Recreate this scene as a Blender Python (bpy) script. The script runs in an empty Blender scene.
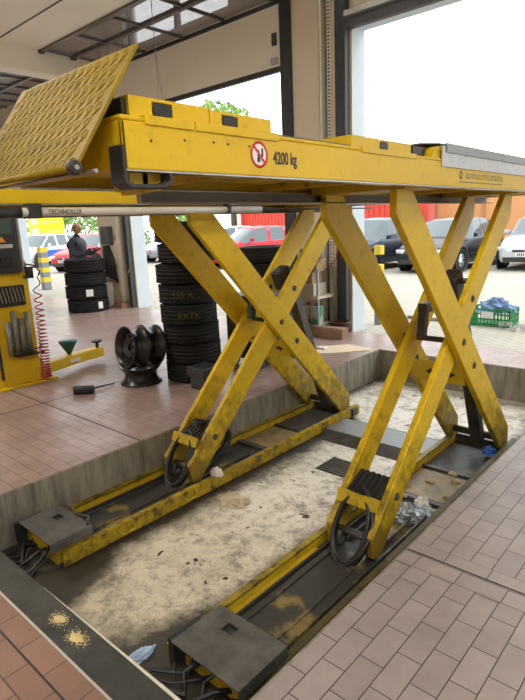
import bpy, bmesh, math, random
from math import pi, sin, cos, radians
from mathutils import Vector, Matrix, noise as mnoise
random.seed(7)
S = bpy.context.scene
COL = S.collection

# ------------------------------------------------------------------ camera
def make_camera():
    f, yaw, pitch, roll = 538.4, -0.7379029, 0.22832987, 0.0428013
    cy, sy, cp, sp = cos(yaw), sin(yaw), cos(pitch), sin(pitch)
    fwd = Vector((sy*cp, cy*cp, -sp)); right = Vector((cy, -sy, 0)); down = fwd.cross(right)
    r2 = right*cos(roll) + down*sin(roll); d2 = -right*sin(roll) + down*cos(roll)
    m = Matrix((( r2.x, -d2.x, -fwd.x), (r2.y, -d2.y, -fwd.y), (r2.z, -d2.z, -fwd.z))).to_4x4()
    cam = bpy.data.cameras.new('camera'); o = bpy.data.objects.new('camera', cam); COL.objects.link(o)
    cam.sensor_fit = 'HORIZONTAL'; cam.sensor_width = 36; cam.lens = f/525*36
    cam.clip_start = 0.02; cam.clip_end = 300
    m.translation = (0, 0, 1.5); o.matrix_world = m
    S.camera = o
make_camera()

# ------------------------------------------------------------------ world, light, exposure
SKY = 2.7
w = bpy.data.worlds.new('overcast'); S.world = w; w.use_nodes = True
nt = w.node_tree; nt.nodes.clear()
bg = nt.nodes.new('ShaderNodeBackground'); wo = nt.nodes.new('ShaderNodeOutputWorld')
bg.inputs['Color'].default_value = (0.93, 0.97, 1.0, 1); bg.inputs['Strength'].default_value = SKY
nt.links.new(bg.outputs[0], wo.inputs[0])
sun = bpy.data.lights.new('sun', 'SUN'); sun.energy = 1.2; sun.angle = radians(25); sun.color = (1, .96, .88)
so = bpy.data.objects.new('sun', sun); COL.objects.link(so)
so.rotation_euler = (radians(38), 0, radians(150))
S.view_settings.view_transform = 'Standard'
try: S.view_settings.look = 'None'
except Exception: pass
S.view_settings.gamma = 1; S.view_settings.use_curve_mapping = False
S.view_settings.exposure = 0.04
FILL_W = 75

# ------------------------------------------------------------------ materials
MATS = {}
def principled(name):
    m = bpy.data.materials.new(name); m.use_nodes = True
    return m, m.node_tree, m.node_tree.nodes['Principled BSDF']
def mat(name, col, rough=0.6, metal=0.0, col2=None, scale=8, amt=0.5, bump=0.0, bscale=60, stretch=(1,1,1), spec=0.5, detail=6, lo=.35, hi=.7, emis=None, alpha=1, trans=0):
    if name in MATS: return MATS[name]
    m, t, b = principled(name); N, L = t.nodes, t.links
    b.inputs['Base Color'].default_value = (*col, 1); b.inputs['Roughness'].default_value = rough
    b.inputs['Metallic'].default_value = metal
    b.inputs['Specular IOR Level'].default_value = spec
    if alpha < 1: b.inputs['Alpha'].default_value = alpha
    if trans: b.inputs['Transmission Weight'].default_value = trans
    if emis: b.inputs['Emission Color'].default_value = (*emis[0], 1); b.inputs['Emission Strength'].default_value = emis[1]
    tc = N.new('ShaderNodeTexCoord'); mp = N.new('ShaderNodeMapping'); mp.inputs['Scale'].default_value = stretch
    L.new(tc.outputs['Object'], mp.inputs['Vector'])
    if col2 is not None:
        n = N.new('ShaderNodeTexNoise'); n.inputs['Scale'].default_value = scale; n.inputs['Detail'].default_value = detail
        n.inputs['Roughness'].default_value = .65
        L.new(mp.outputs[0], n.inputs['Vector'])
        r = N.new('ShaderNodeMapRange'); r.inputs['From Min'].default_value = lo; r.inputs['From Max'].default_value = hi
        r.inputs['To Max'].default_value = amt; L.new(n.outputs['Fac'], r.inputs['Value'])
        mx = N.new('ShaderNodeMix'); mx.data_type = 'RGBA'
        mx.inputs['A'].default_value = (*col, 1); mx.inputs['B'].default_value = (*col2, 1)
        L.new(r.outputs[0], mx.inputs['Factor']); L.new(mx.outputs['Result'], b.inputs['Base Color'])
    if bump:
        n2 = N.new('ShaderNodeTexNoise'); n2.inputs['Scale'].default_value = bscale; n2.inputs['Detail'].default_value = 4
        L.new(mp.outputs[0], n2.inputs['Vector'])
        bp = N.new('ShaderNodeBump'); bp.inputs['Strength'].default_value = bump; bp.inputs['Distance'].default_value = .01
        L.new(n2.outputs['Fac'], bp.inputs['Height']); L.new(bp.outputs[0], b.inputs['Normal'])
    MATS[name] = m; return m

def tile_mat(name, c1, c2, mortar, rot=0.0, bw=.19, rh=.095, off=(0, 0), rough=.45, msize=.0022, dirt=(.06, .05, .045), damt=.35):
    m, t, b = principled(name); N, L = t.nodes, t.links
    tc = N.new('ShaderNodeTexCoord'); mp = N.new('ShaderNodeMapping')
    mp.inputs['Location'].default_value = (off[0], off[1], 0); mp.inputs['Rotation'].default_value = (0, 0, rot)
    L.new(tc.outputs['Object'], mp.inputs['Vector'])
    br = N.new('ShaderNodeTexBrick'); br.offset = .5; br.inputs['Scale'].default_value = 1
    br.inputs['Brick Width'].default_value = bw; br.inputs['Row Height'].default_value = rh
    br.inputs['Mortar Size'].default_value = msize; br.inputs['Mortar Smooth'].default_value = .2
    br.inputs['Color1'].default_value = (*c1, 1); br.inputs['Color2'].default_value = (*c2, 1); br.inputs['Mortar'].default_value = (*mortar, 1)
    L.new(mp.outputs[0], br.inputs['Vector'])
    n = N.new('ShaderNodeTexNoise'); n.inputs['Scale'].default_value = 2.2; n.inputs['Detail'].default_value = 10; n.inputs['Roughness'].default_value = .7
    L.new(tc.outputs['Object'], n.inputs['Vector'])
    r = N.new('ShaderNodeMapRange'); r.inputs['From Min'].default_value = .42; r.inputs['From Max'].default_value = .75; r.inputs['To Max'].default_value = damt
    L.new(n.outputs['Fac'], r.inputs['Value'])
    mx = N.new('ShaderNodeMix'); mx.data_type = 'RGBA'; mx.inputs['B'].default_value = (*dirt, 1)
    L.new(r.outputs[0], mx.inputs['Factor']); L.new(br.outputs['Color'], mx.inputs['A']); L.new(mx.outputs['Result'], b.inputs['Base Color'])
    rr = N.new('ShaderNodeMapRange'); rr.inputs['To Min'].default_value = rough-.12; rr.inputs['To Max'].default_value = rough+.2
    L.new(n.outputs['Fac'], rr.inputs['Value']); L.new(rr.outputs[0], b.inputs['Roughness'])
    bp = N.new('ShaderNodeBump'); bp.inputs['Strength'].default_value = .5; bp.inputs['Distance'].default_value = .002; bp.invert = True
    L.new(br.outputs['Fac'], bp.inputs['Height']); L.new(bp.outputs[0], b.inputs['Normal'])
    return m

def paint_mat(name, col, worn, dirt, rough=.42, wear=.5, dirt_amt=.8, spec=.28, dlo=.55, low=None):
    """paint with scuffs (fine) and greasy dirt (broad)"""
    m, t, b = principled(name); N, L = t.nodes, t.links
    tc = N.new('ShaderNodeTexCoord')
    def layer(prev, scale, lo, hi, amt, c, stretch=(1,1,1)):
        mp = N.new('ShaderNodeMapping'); mp.inputs['Scale'].default_value = stretch; L.new(tc.outputs['Object'], mp.inputs['Vector'])
        n = N.new('ShaderNodeTexNoise'); n.inputs['Scale'].default_value = scale; n.inputs['Detail'].default_value = 9; n.inputs['Roughness'].default_value = .7
        L.new(mp.outputs[0], n.inputs['Vector'])
        r = N.new('ShaderNodeMapRange'); r.inputs['From Min'].default_value = lo; r.inputs['From Max'].default_value = hi; r.inputs['To Max'].default_value = amt
        L.new(n.outputs['Fac'], r.inputs['Value'])
        mx = N.new('ShaderNodeMix'); mx.data_type = 'RGBA'; mx.inputs['B'].default_value = (*c, 1)
        L.new(r.outputs[0], mx.inputs['Factor'])
        if isinstance(prev, tuple): mx.inputs['A'].default_value = (*prev, 1)
        else: L.new(prev, mx.inputs['A'])
        return mx.outputs['Result']
    o = layer(col, 3, .35, .75, wear, worn)
    o = layer(o, 14, dlo, dlo+.17, dirt_amt, dirt)
    o = layer(o, 60, .66, .72, min(1, dirt_amt), dirt)
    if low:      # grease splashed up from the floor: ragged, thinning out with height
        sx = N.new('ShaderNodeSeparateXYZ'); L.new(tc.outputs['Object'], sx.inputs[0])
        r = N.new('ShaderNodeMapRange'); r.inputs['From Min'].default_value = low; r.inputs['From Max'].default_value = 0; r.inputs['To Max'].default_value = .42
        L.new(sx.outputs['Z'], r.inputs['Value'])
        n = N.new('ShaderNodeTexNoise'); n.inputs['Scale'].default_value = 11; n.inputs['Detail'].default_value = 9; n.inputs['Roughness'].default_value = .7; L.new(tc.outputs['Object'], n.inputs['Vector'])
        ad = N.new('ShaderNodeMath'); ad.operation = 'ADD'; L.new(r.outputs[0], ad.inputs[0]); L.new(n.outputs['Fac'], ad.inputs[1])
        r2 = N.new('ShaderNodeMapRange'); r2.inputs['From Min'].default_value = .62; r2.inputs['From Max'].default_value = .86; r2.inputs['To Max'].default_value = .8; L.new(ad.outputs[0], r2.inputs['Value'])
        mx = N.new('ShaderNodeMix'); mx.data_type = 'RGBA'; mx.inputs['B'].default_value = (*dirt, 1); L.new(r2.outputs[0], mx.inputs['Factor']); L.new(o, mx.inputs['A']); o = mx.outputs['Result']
    L.new(o, b.inputs['Base Color']); b.inputs['Roughness'].default_value = rough; b.inputs['Specular IOR Level'].default_value = spec
    MATS[name] = m; return m

Y = paint_mat('yellow_paint', (.70, .475, .008), (.58, .385, .010), (.20, .14, .02), .42, .7, .4)
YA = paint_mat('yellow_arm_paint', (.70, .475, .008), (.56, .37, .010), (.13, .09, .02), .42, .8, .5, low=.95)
YD = paint_mat('yellow_paint_greasy', (.55, .375, .012), (.26, .18, .02), (.04, .033, .02), .5, .85, 1.0)
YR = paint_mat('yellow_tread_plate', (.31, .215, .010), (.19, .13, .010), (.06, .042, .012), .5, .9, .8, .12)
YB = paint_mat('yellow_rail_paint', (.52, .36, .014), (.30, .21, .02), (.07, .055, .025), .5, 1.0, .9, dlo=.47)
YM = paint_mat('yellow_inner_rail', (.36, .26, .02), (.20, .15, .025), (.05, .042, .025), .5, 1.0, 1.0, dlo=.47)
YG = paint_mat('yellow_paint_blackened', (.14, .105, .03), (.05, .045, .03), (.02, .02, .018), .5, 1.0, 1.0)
BLK = mat('black_plastic', (.018, .018, .02), .45, col2=(.05,.05,.05), scale=20)
STEELD = mat('dark_greasy_steel', (.045, .043, .04), .42, .25, col2=(.14, .13, .11), scale=7, amt=.7, bump=.15, bscale=30)
PLATE = mat('grey_cover_sheet', (.17, .165, .15), .42, .3, col2=(.05, .048, .04), scale=7, amt=.85, detail=10)
OCH = mat('greasy_base_steel', (.05, .048, .042), .42, .2, col2=(.30, .22, .07), scale=3.2, amt=.85, bump=.3, bscale=30, lo=.56, hi=.64, detail=9)
STEEL = mat('bare_steel', (.42, .41, .39), .35, .85, col2=(.2, .18, .15), scale=14, amt=.6)
GALV = mat('galvanised_sheet', (.48, .49, .48), .42, .55, col2=(.3, .3, .28), scale=30, amt=.6)
RUB = mat('tyre_rubber', (.010, .010, .011), .75, spec=.25, col2=(.022, .021, .02), scale=14, amt=.8, bump=.25, bscale=90)
RIMM = mat('black_rim_paint', (.012, .012, .013), .28, .2, col2=(.03, .03, .03), scale=10)
CREAM = mat('cream_wall_paint', (.76, .69, .55), .7, col2=(.68, .61, .48), scale=3, amt=.6)
CREAM2 = mat('cream_door_panel', (.86, .82, .71), .5, col2=(.78, .73, .62), scale=2, amt=.5)
WHITEB = mat('pale_blue_render', (.62, .70, .76), .8, col2=(.52, .60, .66), scale=3)
DKFR = mat('dark_door_frame', (.045, .05, .055), .45, .4, col2=(.09, .09, .09), scale=12)
CONC = mat('pit_concrete', (.30, .275, .215), .85, col2=(.10, .095, .07), scale=5, amt=.85, bump=.4, bscale=40, stretch=(3, 3, .5), lo=.38, hi=.68)
RED = mat('red_plastic', (.45, .03, .05), .4)
WHT = mat('white_label', (.8, .8, .8), .5)
CARD = mat('cardboard', (.52, .38, .24), .8, col2=(.42, .3, .18), scale=6)
INK = mat('black_ink', (.015, .015, .015), .5)
RUST = mat('brown_mdf', (.28, .17, .10), .7, col2=(.2, .12, .07), scale=8)

def pit_floor_mat():
    m, t, b = principled('pit_floor_concrete'); N, L = t.nodes, t.links
    tc = N.new('ShaderNodeTexCoord')
    def noise(scale, detail=8, rough=.65, dist=0):
        n = N.new('ShaderNodeTexNoise'); n.inputs['Scale'].default_value = scale; n.inputs['Detail'].default_value = detail
        n.inputs['Roughness'].default_value = rough; n.inputs['Distortion'].default_value = dist
        L.new(tc.outputs['Object'], n.inputs['Vector']); return n.outputs['Fac']
    def rng(v, a, c, d=1.0):
        r = N.new('ShaderNodeMapRange'); r.inputs['From Min'].default_value = a; r.inputs['From Max'].default_value = c; r.inputs['To Max'].default_value = d
        L.new(v, r.inputs['Value']); return r.outputs[0]
    def mix(f, a, bb):
        x = N.new('ShaderNodeMix'); x.data_type = 'RGBA'; L.new(f, x.inputs['Factor'])
        for s, v in (('A', a), ('B', bb)):
            if isinstance(v, tuple): x.inputs[s].default_value = (*v, 1)
            else: L.new(v, x.inputs[s])
        return x.outputs['Result']
    def math_(op, a, bb):
        x = N.new('ShaderNodeMath'); x.operation = op
        for i, v in enumerate((a, bb)):
            if isinstance(v, (int, float)): x.inputs[i].default_value = v
            else: L.new(v, x.inputs[i])
        return x.outputs[0]
    sx0 = N.new('ShaderNodeSeparateXYZ'); L.new(tc.outputs['Object'], sx0.inputs[0])
    c = mix(rng(sx0.outputs['Y'], 1.2, 3.0), (.60, .53, .38), (.76, .73, .65))
    c = mix(rng(noise(11, 12, .82, .4), .50, .62, .85), c, (.24, .21, .15))
    c = mix(rng(noise(3.3, 12, .85, .15), .52, .62, .85), c, (.12, .105, .08))
    c = mix(rng(noise(30, 6, .8, .1), .60, .66, .7), c, (.08, .07, .05))
    c = mix(rng(noise(1.3, 12, .8, .2), .50, .66, .55), c, (.16, .14, .10))
    # grease built up along both lift bases: distance from pit centre line x=-2.18
    sx = N.new('ShaderNodeSeparateXYZ'); L.new(tc.outputs['Object'], sx.inputs[0])
    d = math_('ABSOLUTE', math_('ADD', sx.outputs['X'], 2.18), 0)
    d = math_('ADD', d, math_('MULTIPLY', noise(5, 10, .8), .42))
    d = math_('ADD', d, math_('MULTIPLY', rng(sx.outputs['Y'], 1.55, 1.05), .22))
    d = math_('SUBTRACT', d, rng(sx.outputs['Y'], 4.15, 4.45, .5))
    c = mix(rng(d, .52, .66, .97), c, (.035, .03, .022))
    c = mix(rng(noise(9, 3, .5, .3), .69, .70), c, (.05, .025, .018))
    L.new(c, b.inputs['Base Color']); b.inputs['Roughness'].default_value = .42
    bp = N.new('ShaderNodeBump'); bp.inputs['Strength'].default_value = .5; bp.inputs['Distance'].default_value = .006
    L.new(noise(25, 8, .7), bp.inputs['Height']); L.new(bp.outputs[0], b.inputs['Normal'])
    return m
PITF = pit_floor_mat()

# ------------------------------------------------------------------ mesh builder
class MB:
    def __init__(s): s.bm = bmesh.new(); s.mi = 0
    def _faces(s, verts, faces, smooth=False):
        vs = [s.bm.verts.new(v) for v in verts]
        for f in faces:
            try:
                fc = s.bm.faces.new([vs[i] for i in f]); fc.material_index = s.mi; fc.smooth = smooth
            except ValueError: pass
        return vs
    def box(s, x0, x1, y0, y1, z0, z1, M=None):
        v = [Vector((x, y, z)) for z in (z0, z1) for y in (y0, y1) for x in (x0, x1)]
        if M is not None: v = [M @ p for p in v]
        s._faces(v, [(0,2,3,1), (4,5,7,6), (0,1,5,4), (2,6,7,3), (0,4,6,2), (1,3,7,5)]); return s
    def obox(s, c, size, rot=(0,0,0)):
        from mathutils import Euler
        M = Matrix.Translation(c) @ Euler(rot).to_matrix().to_4x4()
        a, b, d = size[0]/2, size[1]/2, size[2]/2
        return s.box(-a, a, -b, b, -d, d, M)
    def prism(s, poly, axis, a0, a1):
        """poly in the two other axes; axis 0 -> (y,z), 1 -> (x,z), 2 -> (x,y)"""
        def P(p, a):
            return {0: Vector((a, p[0], p[1])), 1: Vector((p[0], a, p[1])), 2: Vector((p[0], p[1], a))}[axis]
        n = len(poly); v = [P(p, a0) for p in poly] + [P(p, a1) for p in poly]
        s._faces(v, [tuple(range(n)), tuple(range(2*n-1, n-1, -1))] + [(i, n+i, n+(i+1) % n, (i+1) % n) for i in range(n)]); return s
    def tube(s, pts, r, n=10, closed=False, cap=True):
        pts = [Vector(p) for p in pts]; m = len(pts)
        rs = r if isinstance(r, (list, tuple)) else [r]*m
        verts = []; prev = None
        for i, p in enumerate(pts):
            if closed: t = pts[(i+1) % m] - pts[i-1]
            else: t = pts[min(i+1, m-1)] - pts[max(i-1, 0)]
            t.normalize()
            if prev is None:
                u = t.orthogonal().normalized()
            else:
                u = (prev - t*prev.dot(t)); u = u.normalized() if u.length > 1e-6 else t.orthogonal().normalized()
            prev = u; vv = t.cross(u)
            for k in range(n):
                a = 2*pi*k/n; verts.append(p + (u*cos(a) + vv*sin(a))*rs[i])
        faces = []
        R = m if closed else m-1
        for i in range(R):
            j = (i+1) % m
            for k in range(n):
                faces.append((i*n+k, i*n+(k+1) % n, j*n+(k+1) % n, j*n+k))
        vs = s._faces(verts, faces, True)
        if cap and not closed:
            for ring in (vs[:n][::-1], vs[-n:]):
                try: f = s.bm.faces.new(ring); f.material_index = s.mi
                except ValueError: pass
        return s
    def cyl(s, a, b, r, n=20): return s.tube([a, b], r, n)
    def lathe(s, prof, n=48, M=None, closed=True, smooth=True):
        """prof (r,z) list, around Z; M transforms"""
        M = M or Matrix.Identity(4); m = len(prof)
        v = [M @ Vector((r*cos(2*pi*k/n), r*sin(2*pi*k/n), z)) for k in range(n) for r, z in prof]
        f = []
        for k in range(n):
            k2 = (k+1) % n
            for i in range(m if closed else m-1):
                j = (i+1) % m; f.append((k*m+i, k2*m+i, k2*m+j, k*m+j))
        s._faces(v, f, smooth); return s
    def disc(s, c, r, axis, n=24):
        ax = {0: (Vector((0,1,0)), Vector((0,0,1))), 1: (Vector((1,0,0)), Vector((0,0,1))), 2: (Vector((1,0,0)), Vector((0,1,0)))}[axis]
        c = Vector(c); s._faces([c + ax[0]*r*cos(2*pi*k/n) + ax[1]*r*sin(2*pi*k/n) for k in range(n)], [tuple(range(n))]); return s
    def grid(s, fn, nu, nv, smooth=True):
        v = [fn(i/nu, j/nv) for j in range(nv+1) for i in range(nu+1)]
        s._faces(v, [(j*(nu+1)+i, j*(nu+1)+i+1, (j+1)*(nu+1)+i+1, (j+1)*(nu+1)+i) for j in range(nv) for i in range(nu)], smooth); return s
    def build(s, name, mats, parent=None, bevel=0.0, weld=False, normals=True):
        bm = s.bm
        if weld: bmesh.ops.remove_doubles(bm, verts=bm.verts, dist=1e-5)
        if normals: bmesh.ops.recalc_face_normals(bm, faces=bm.faces)
        off = Vector((0, 0, 0)); p = parent
        while p is not None: off += p.location; p = p.parent
        if parent is not None:
            bmesh.ops.translate(bm, verts=bm.verts, vec=-off)
        me = bpy.data.meshes.new(name); bm.to_mesh(me); bm.free()
        if not isinstance(mats, (list, tuple)): mats = [mats]
        for m in mats: me.materials.append(m)
        o = bpy.data.objects.new(name, me); COL.objects.link(o)
        if parent is not None: o.parent = parent
        if bevel:
            b = o.modifiers.new('bevel', 'BEVEL'); b.width = bevel; b.segments = 2; b.limit_method = 'ANGLE'; b.angle_limit = radians(40)
        return o
def tag(o, label=None, cat=None, group=None, kind=None):
    if label: o['label'] = label
    if cat: o['category'] = cat
    if group: o['group'] = group
    if kind: o['kind'] = kind
    return o
def thing(name, label, cat, loc=(0,0,0), group=None):
    o = bpy.data.objects.new(name, None); COL.objects.link(o); o.location = loc; o.empty_display_size = .1
    return tag(o, label, cat, group)
def struct(name, mb, m, bevel=0, parent=None):
    o = mb.build(name, m, parent, bevel=bevel)
    if parent is None: tag(o, kind='structure')
    return o
def copy_tree(o, parent=None):
    c = o.copy(); COL.objects.link(c)
    if parent is not None: c.parent = parent
    for ch in list(o.children): copy_tree(ch, c)
    return c
def text_mesh(name, s, size, M, m, parent, depth=.0008, sx=1.0, bold=0.0):
    """M places text (x right, y up, z out) in world"""
    cu = bpy.data.curves.new(name, 'FONT'); cu.body = s; cu.size = size; cu.extrude = depth; cu.offset = bold; cu.align_x = 'LEFT'
    t = bpy.data.objects.new(name+'_tmp', cu); COL.objects.link(t)
    dg = bpy.context.evaluated_depsgraph_get()
    me = bpy.data.meshes.new_from_object(t.evaluated_get(dg)); bpy.data.objects.remove(t)
    off = Vector((0,0,0)); p = parent
    while p is not None: off += p.location; p = p.parent
    me.transform(Matrix.Translation(-off) @ M @ Matrix.Diagonal((sx, 1, 1, 1)))
    me.materials.clear(); me.materials.append(m)
    o = bpy.data.objects.new(name, me); COL.objects.link(o); o.parent = parent
    return o
def side_M(x, y, z):      # text on a +X-facing face: right = +Y, up = +Z, out = +X
    return Matrix(((0,0,1,x), (1,0,0,y), (0,1,0,z), (0,0,0,1)))

# ------------------------------------------------------------------ the setting: floors, pit
PX0, PX1, PY0, PY1, PZ = -3.17, -1.03, .85, 5.55, -.35
T1, T2, MO = (.38, .27, .235), (.32, .225, .195), (.03, .026, .024)
floor_l = tile_mat('tiles_left', T1, T2, MO, 0, off=(.02, .04), rough=.3)
floor_r = tile_mat('tiles_right', (.35, .295, .28), (.295, .245, .23), MO, pi/2, off=(.065, .01), rough=.4, damt=.45)
floor_f = tile_mat('tiles_front', (.27, .155, .11), (.23, .125, .09), MO, 0, off=(.05, -.05), rough=.45)
struct('floor_left', MB().box(-16, PX0, PY0, 6.28, -.5, 0), floor_l)
struct('floor_right', MB().box(PX1, 10, PY0, 6.28, -.5, 0), floor_r)
struct('floor_back', MB().box(PX0, PX1, PY1, 6.28, -.5, 0), floor_l)
struct('floor_front', MB().box(-16, 10, -4, .715, -.5, 0), floor_f)
struct('floor_edge', MB().box(-16, PX0, .715, PY0, -.5, -.0), floor_l)
struct('floor_edge_right', MB().box(PX1, 10, .715, PY0, -.5, -.0), floor_r)
# pit lining: thin concrete faces
struct('floor_pit', MB().box(PX0, PX1, PY0-.13, PY1, PZ-.1, PZ), PITF)
struct('wall_pit_left', MB().box(PX0, PX0+.012, PY0, PY1, PZ, -.004), CONC)
struct('wall_pit_right', MB().box(PX1-.012, PX1, PY0, PY1, PZ, -.004), CONC)
struct('wall_pit_end', MB().box(PX0, PX1, PY1-.012, PY1, PZ, -.004), CONC)
struct('wall_pit_front', MB().box(PX0, PX1, .70, .73, PZ, -.02), CONC)
# movement joints in the tiles, dark strips let into the floor
J = mat('joint_sealant', (.03, .027, .025), .7)
struct('trim_1', MB().box(PX1, 1.5, 2.074, 2.084, .0005, .0012), J)
struct('trim_2', MB().box(-9, PX0, 2.11, 2.122, .0005, .0012), J)
struct('trim_3', MB().box(-4.66, -4.648, .9, 6.2, .0005, .0012), J)
struct('trim_4', MB().box(-6, PX1, .614, .622, .0005, .0012), J)
# course of tiles turned along the joint on the right floor
def soldier():
    mb = MB()
    return mb.box(PX1, 1.6, 1.972, 2.162, .0, .0004)
struct('floor_joint_course', soldier(), tile_mat('tiles_turned', (.35, .295, .28), (.295, .245, .23), MO, 0, off=(.005, .023), rough=.4, damt=.45))

# steel cover plate along the front of the pit
PLM = mat('dark_floor_plate', (.085, .088, .08), .38, .35, col2=(.03, .032, .028), scale=6, amt=.8, bump=.1, bscale=25)
tp = thing('pit_cover_plate', 'dark steel floor plate bridging the front edge of the lift pit', 'floor plate', (-2.1, .78, 0))
MB().box(PX0, PX1+.0, .722, .853, -.018, .002).build('plate', PLM, tp)
MB().box(PX0, PX1+.0, .712, .721, -.01, .004).build('edge_strip', mat('aluminium_strip', (.62, .6, .55), .4, .5), tp)
MB().prism([(-2.13, .853), (-1.2, .853), (-1.2, .866), (-1.85, .858)], 2, -.02, .003).build('worn_strip', mat('worn_strip', (.66, .62, .5), .6, col2=(.4, .38, .3), scale=30), tp)
SAW = mat('sawdust', (.72, .58, .28), .95, col2=(.5, .4, .18), scale=80, bump=.6, bscale=200)
def heap(name, cx, cy, r, label, seed, z0=.002, m=SAW, h=.006):
    rnd = random.Random(seed); mb = MB()
    def fn(u, v):
        a = 2*pi*u; rr = r*v*(.75+.35*mnoise.noise(Vector((cos(a)*2+seed, sin(a)*2, 0))))
        return Vector((cx+rr*cos(a)*1.25, cy+rr*sin(a)*.8, z0 + h*(1-v*v) + (.001*rnd.random() if v < .99 else 0)))
    mb.grid(fn, 28, 6)
    for k in range(150):
        a = rnd.random()*2*pi; q = r*(.75+abs(rnd.gauss(0, .35))); x, y = cx+q*cos(a)*1.25, cy+q*sin(a)*.8
        if y > .85 or y < .725: continue
        e = .0006+.0012*rnd.random(); mb.box(x-e, x+e, y-e, y+e, z0, z0+e)
    o = mb.build(name, m, None); tag(o, label, 'sawdust', kind='stuff'); return o
heap('sawdust_heap', -1.885, .80, .034, 'round pile of yellow sawdust on the dark floor plate, left one', 3)
heap('sawdust_heap', -1.735, .79, .036, 'wider pile of yellow sawdust on the dark floor plate, right one', 9)

# ------------------------------------------------------------------ building shell
WY0, WY1 = 6.28, 6.58
HEAD = 3.84
piers = [(-14.9, -14.0), (-9.9, -9.0), (-4.9, -4.0), (0.0, .9), (4.9, 5.8), (9.6, 10.2)]
def clerestory(mb, y0, y1):
    # wall above the doors with high strip windows left open for their panes
    mb.box(-20, 10.2, y0, y1, HEAD, 4.62); mb.box(-20, 10.2, y0, y1, 5.42, 5.5)
    for a, b in ((-20, -8.7), (-6.1, 10.2)): mb.box(a, b, y0, y1, 4.62, 5.42)
mb = MB()
for a, b in piers: mb.box(a, b, WY0+.02, WY1, -.3, HEAD)
clerestory(mb, WY0+.02, WY1)
struct('wall_front', mb, WHITEB)
mb = MB()
for a, b in piers: mb.box(a, b, WY0, WY0+.02, 0, HEAD)
clerestory(mb, WY0, WY0+.02)
struct('wall_front_lining', mb, CREAM)
struct('wall_left', MB().box(-20.2, -20, -4, 6.66, -.3, 5.5), CREAM)
struct('wall_right', MB().box(10, 10.2, -4, 6.66, -.3, 5.5), CREAM)
struct('floor_far_left', MB().box(-20, -16, -4, 6.28, -.5, 0), floor_l)
# back wall with daylight openings like the front
mb = MB()
mb.box(-20, 10.2, -4.2, -4, 3.9, 5.5); mb.box(2.7, 10.2, -4.2, -4, -.3, 3.9)
for a, b in ((-20, -12), (-9, 2.7)): mb.box(a, b, -4.2, -4, -.3, 3.9)
struct('wall_back', mb, CREAM)
# ceiling with a skylight strip
CEILM = mat('roof_sheet', (.40, .37, .36), .6, col2=(.30, .28, .27), scale=3)
mb = MB()
for x0, x1, y0, y1 in ((-20.2, -11.2, -4.2, 6.66), (-11.2, 10.2, -4.2, 6.66)):
    mb.box(x0, x1, y0, y1, 5.5, 5.62)
struct('ceiling', mb, CEILM)
wn = MB().box(-8.7, -6.1, WY0+.15, WY0+.16, 4.62, 5.42); struct('window_1', wn, mat('clear_pane', (.8, .85, .88), .05, alpha=.25))
w1 = bpy.data.objects['window_1']
MB().box(-8.7, -8.64, WY0+.1, WY0+.2, 4.62, 5.42).box(-7.43, -7.37, WY0+.1, WY0+.2, 4.62, 5.42).box(-6.16, -6.1, WY0+.1, WY0+.2, 4.62, 5.42).box(-8.7, -6.1, WY0+.1, WY0+.2, 4.62, 4.67).build('window_frame', DKFR, w1)
# ceiling beam between bay 1 and 2
struct('trim_5', MB().box(-9.32, -9.0, .4, 5.75, 4.06, 4.44), CREAM2, .01)

# sectional doors ---------------------------------------------------
GL = mat('smoked_door_glazing', (.30, .25, .26), .22, 0, col2=(.38, .34, .35), scale=1.2, amt=.8, alpha=.42)
def sectional(idx, X0, X1, lower, ys):
    d = thing('door_%d' % idx, None, None, ((X0+X1)/2, 6.2, 0)); tag(d, kind='structure')
    # vertical track frames either side
    for xa, xb, nm in ((X0-.13, X0-.03, 'track'), (X1-.02, X1+.17, 'track')):
        if idx == 3 and xa > X0: continue
        MB().box(xa, xb, 6.17, 6.27, .0, 4.45).build(nm, DKFR, d, bevel=.004)
    if lower:
        o = MB(); o.box(X0-.02, X1-.01, 6.17, 6.22, 3.585, 4.34); o.build('bottom_section', CREAM2, d)
        MB().box(X0-.02, X1-.01, 6.165, 6.225, 3.52, 3.585).build('rubber_seal', DKFR, d)
        MB().box(X0-.02, X1-.01, 6.15, 6.22, 4.335, 4.39).build('section_frame', DKFR, d)
        MB().box(X1-.16, X1-.05, 6.14, 6.17, 3.62, 3.70).build('roller_bracket', GALV, d)
        MB().box(X1-.13, X1-.06, 6.14, 6.17, 3.85, 4.0).build('roller_bracket', STEELD, d)
    # overhead sections
    z = 4.40
    glazed = ys['glazed']
    for (ya, yb, n) in glazed:
        MB().box(X0-.02, X1-.01, ya, yb, z+.012, z+.02).build('glazing', GL, d)
        fr = MB(); fr.box(X0-.02, X1-.01, ya-.035, ya+.035, z-.03, z+.03)
        for k in range(n+1):
            x = X0+.08 + (X1-X0-.18)*k/n; fr.box(x-.018, x+.018, ya, yb, z-.018, z+.022)
        fr.build('section_frame', mat('glazing_frame', (.17, .15, .14), .35, .5, col2=(.10, .09, .085), scale=9), d)
    for ya, yb in ys['solid']:
        MB().box(X0-.02, X1-.01, ya+.004, yb-.006, z-.0, z+.035).build('panel_section', CREAM2, d, bevel=.003)
        MB().box(X0-.02, X1-.01, yb-.012, yb+.012, z-.006, z+.0).build('section_joint', DKFR, d)
    for x in (X0-.02, X1+.02):
        MB().box(x-.02, x+.02, .9, 6.1, z+.0, z+.05).build('overhead_track', STEELD, d)
        for y in (5.42, 4.85, 4.12, 3.35):
            b = MB(); b.box(x, x+.10 if x < X1 else x-.1, y-.04, y+.04, z-.045, z-.0); b.cyl((x-.01, y, z-.03), (x+.06, y, z-.03), .022)
            b.build('roller_bracket', STEELD, d)
    return d
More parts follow.
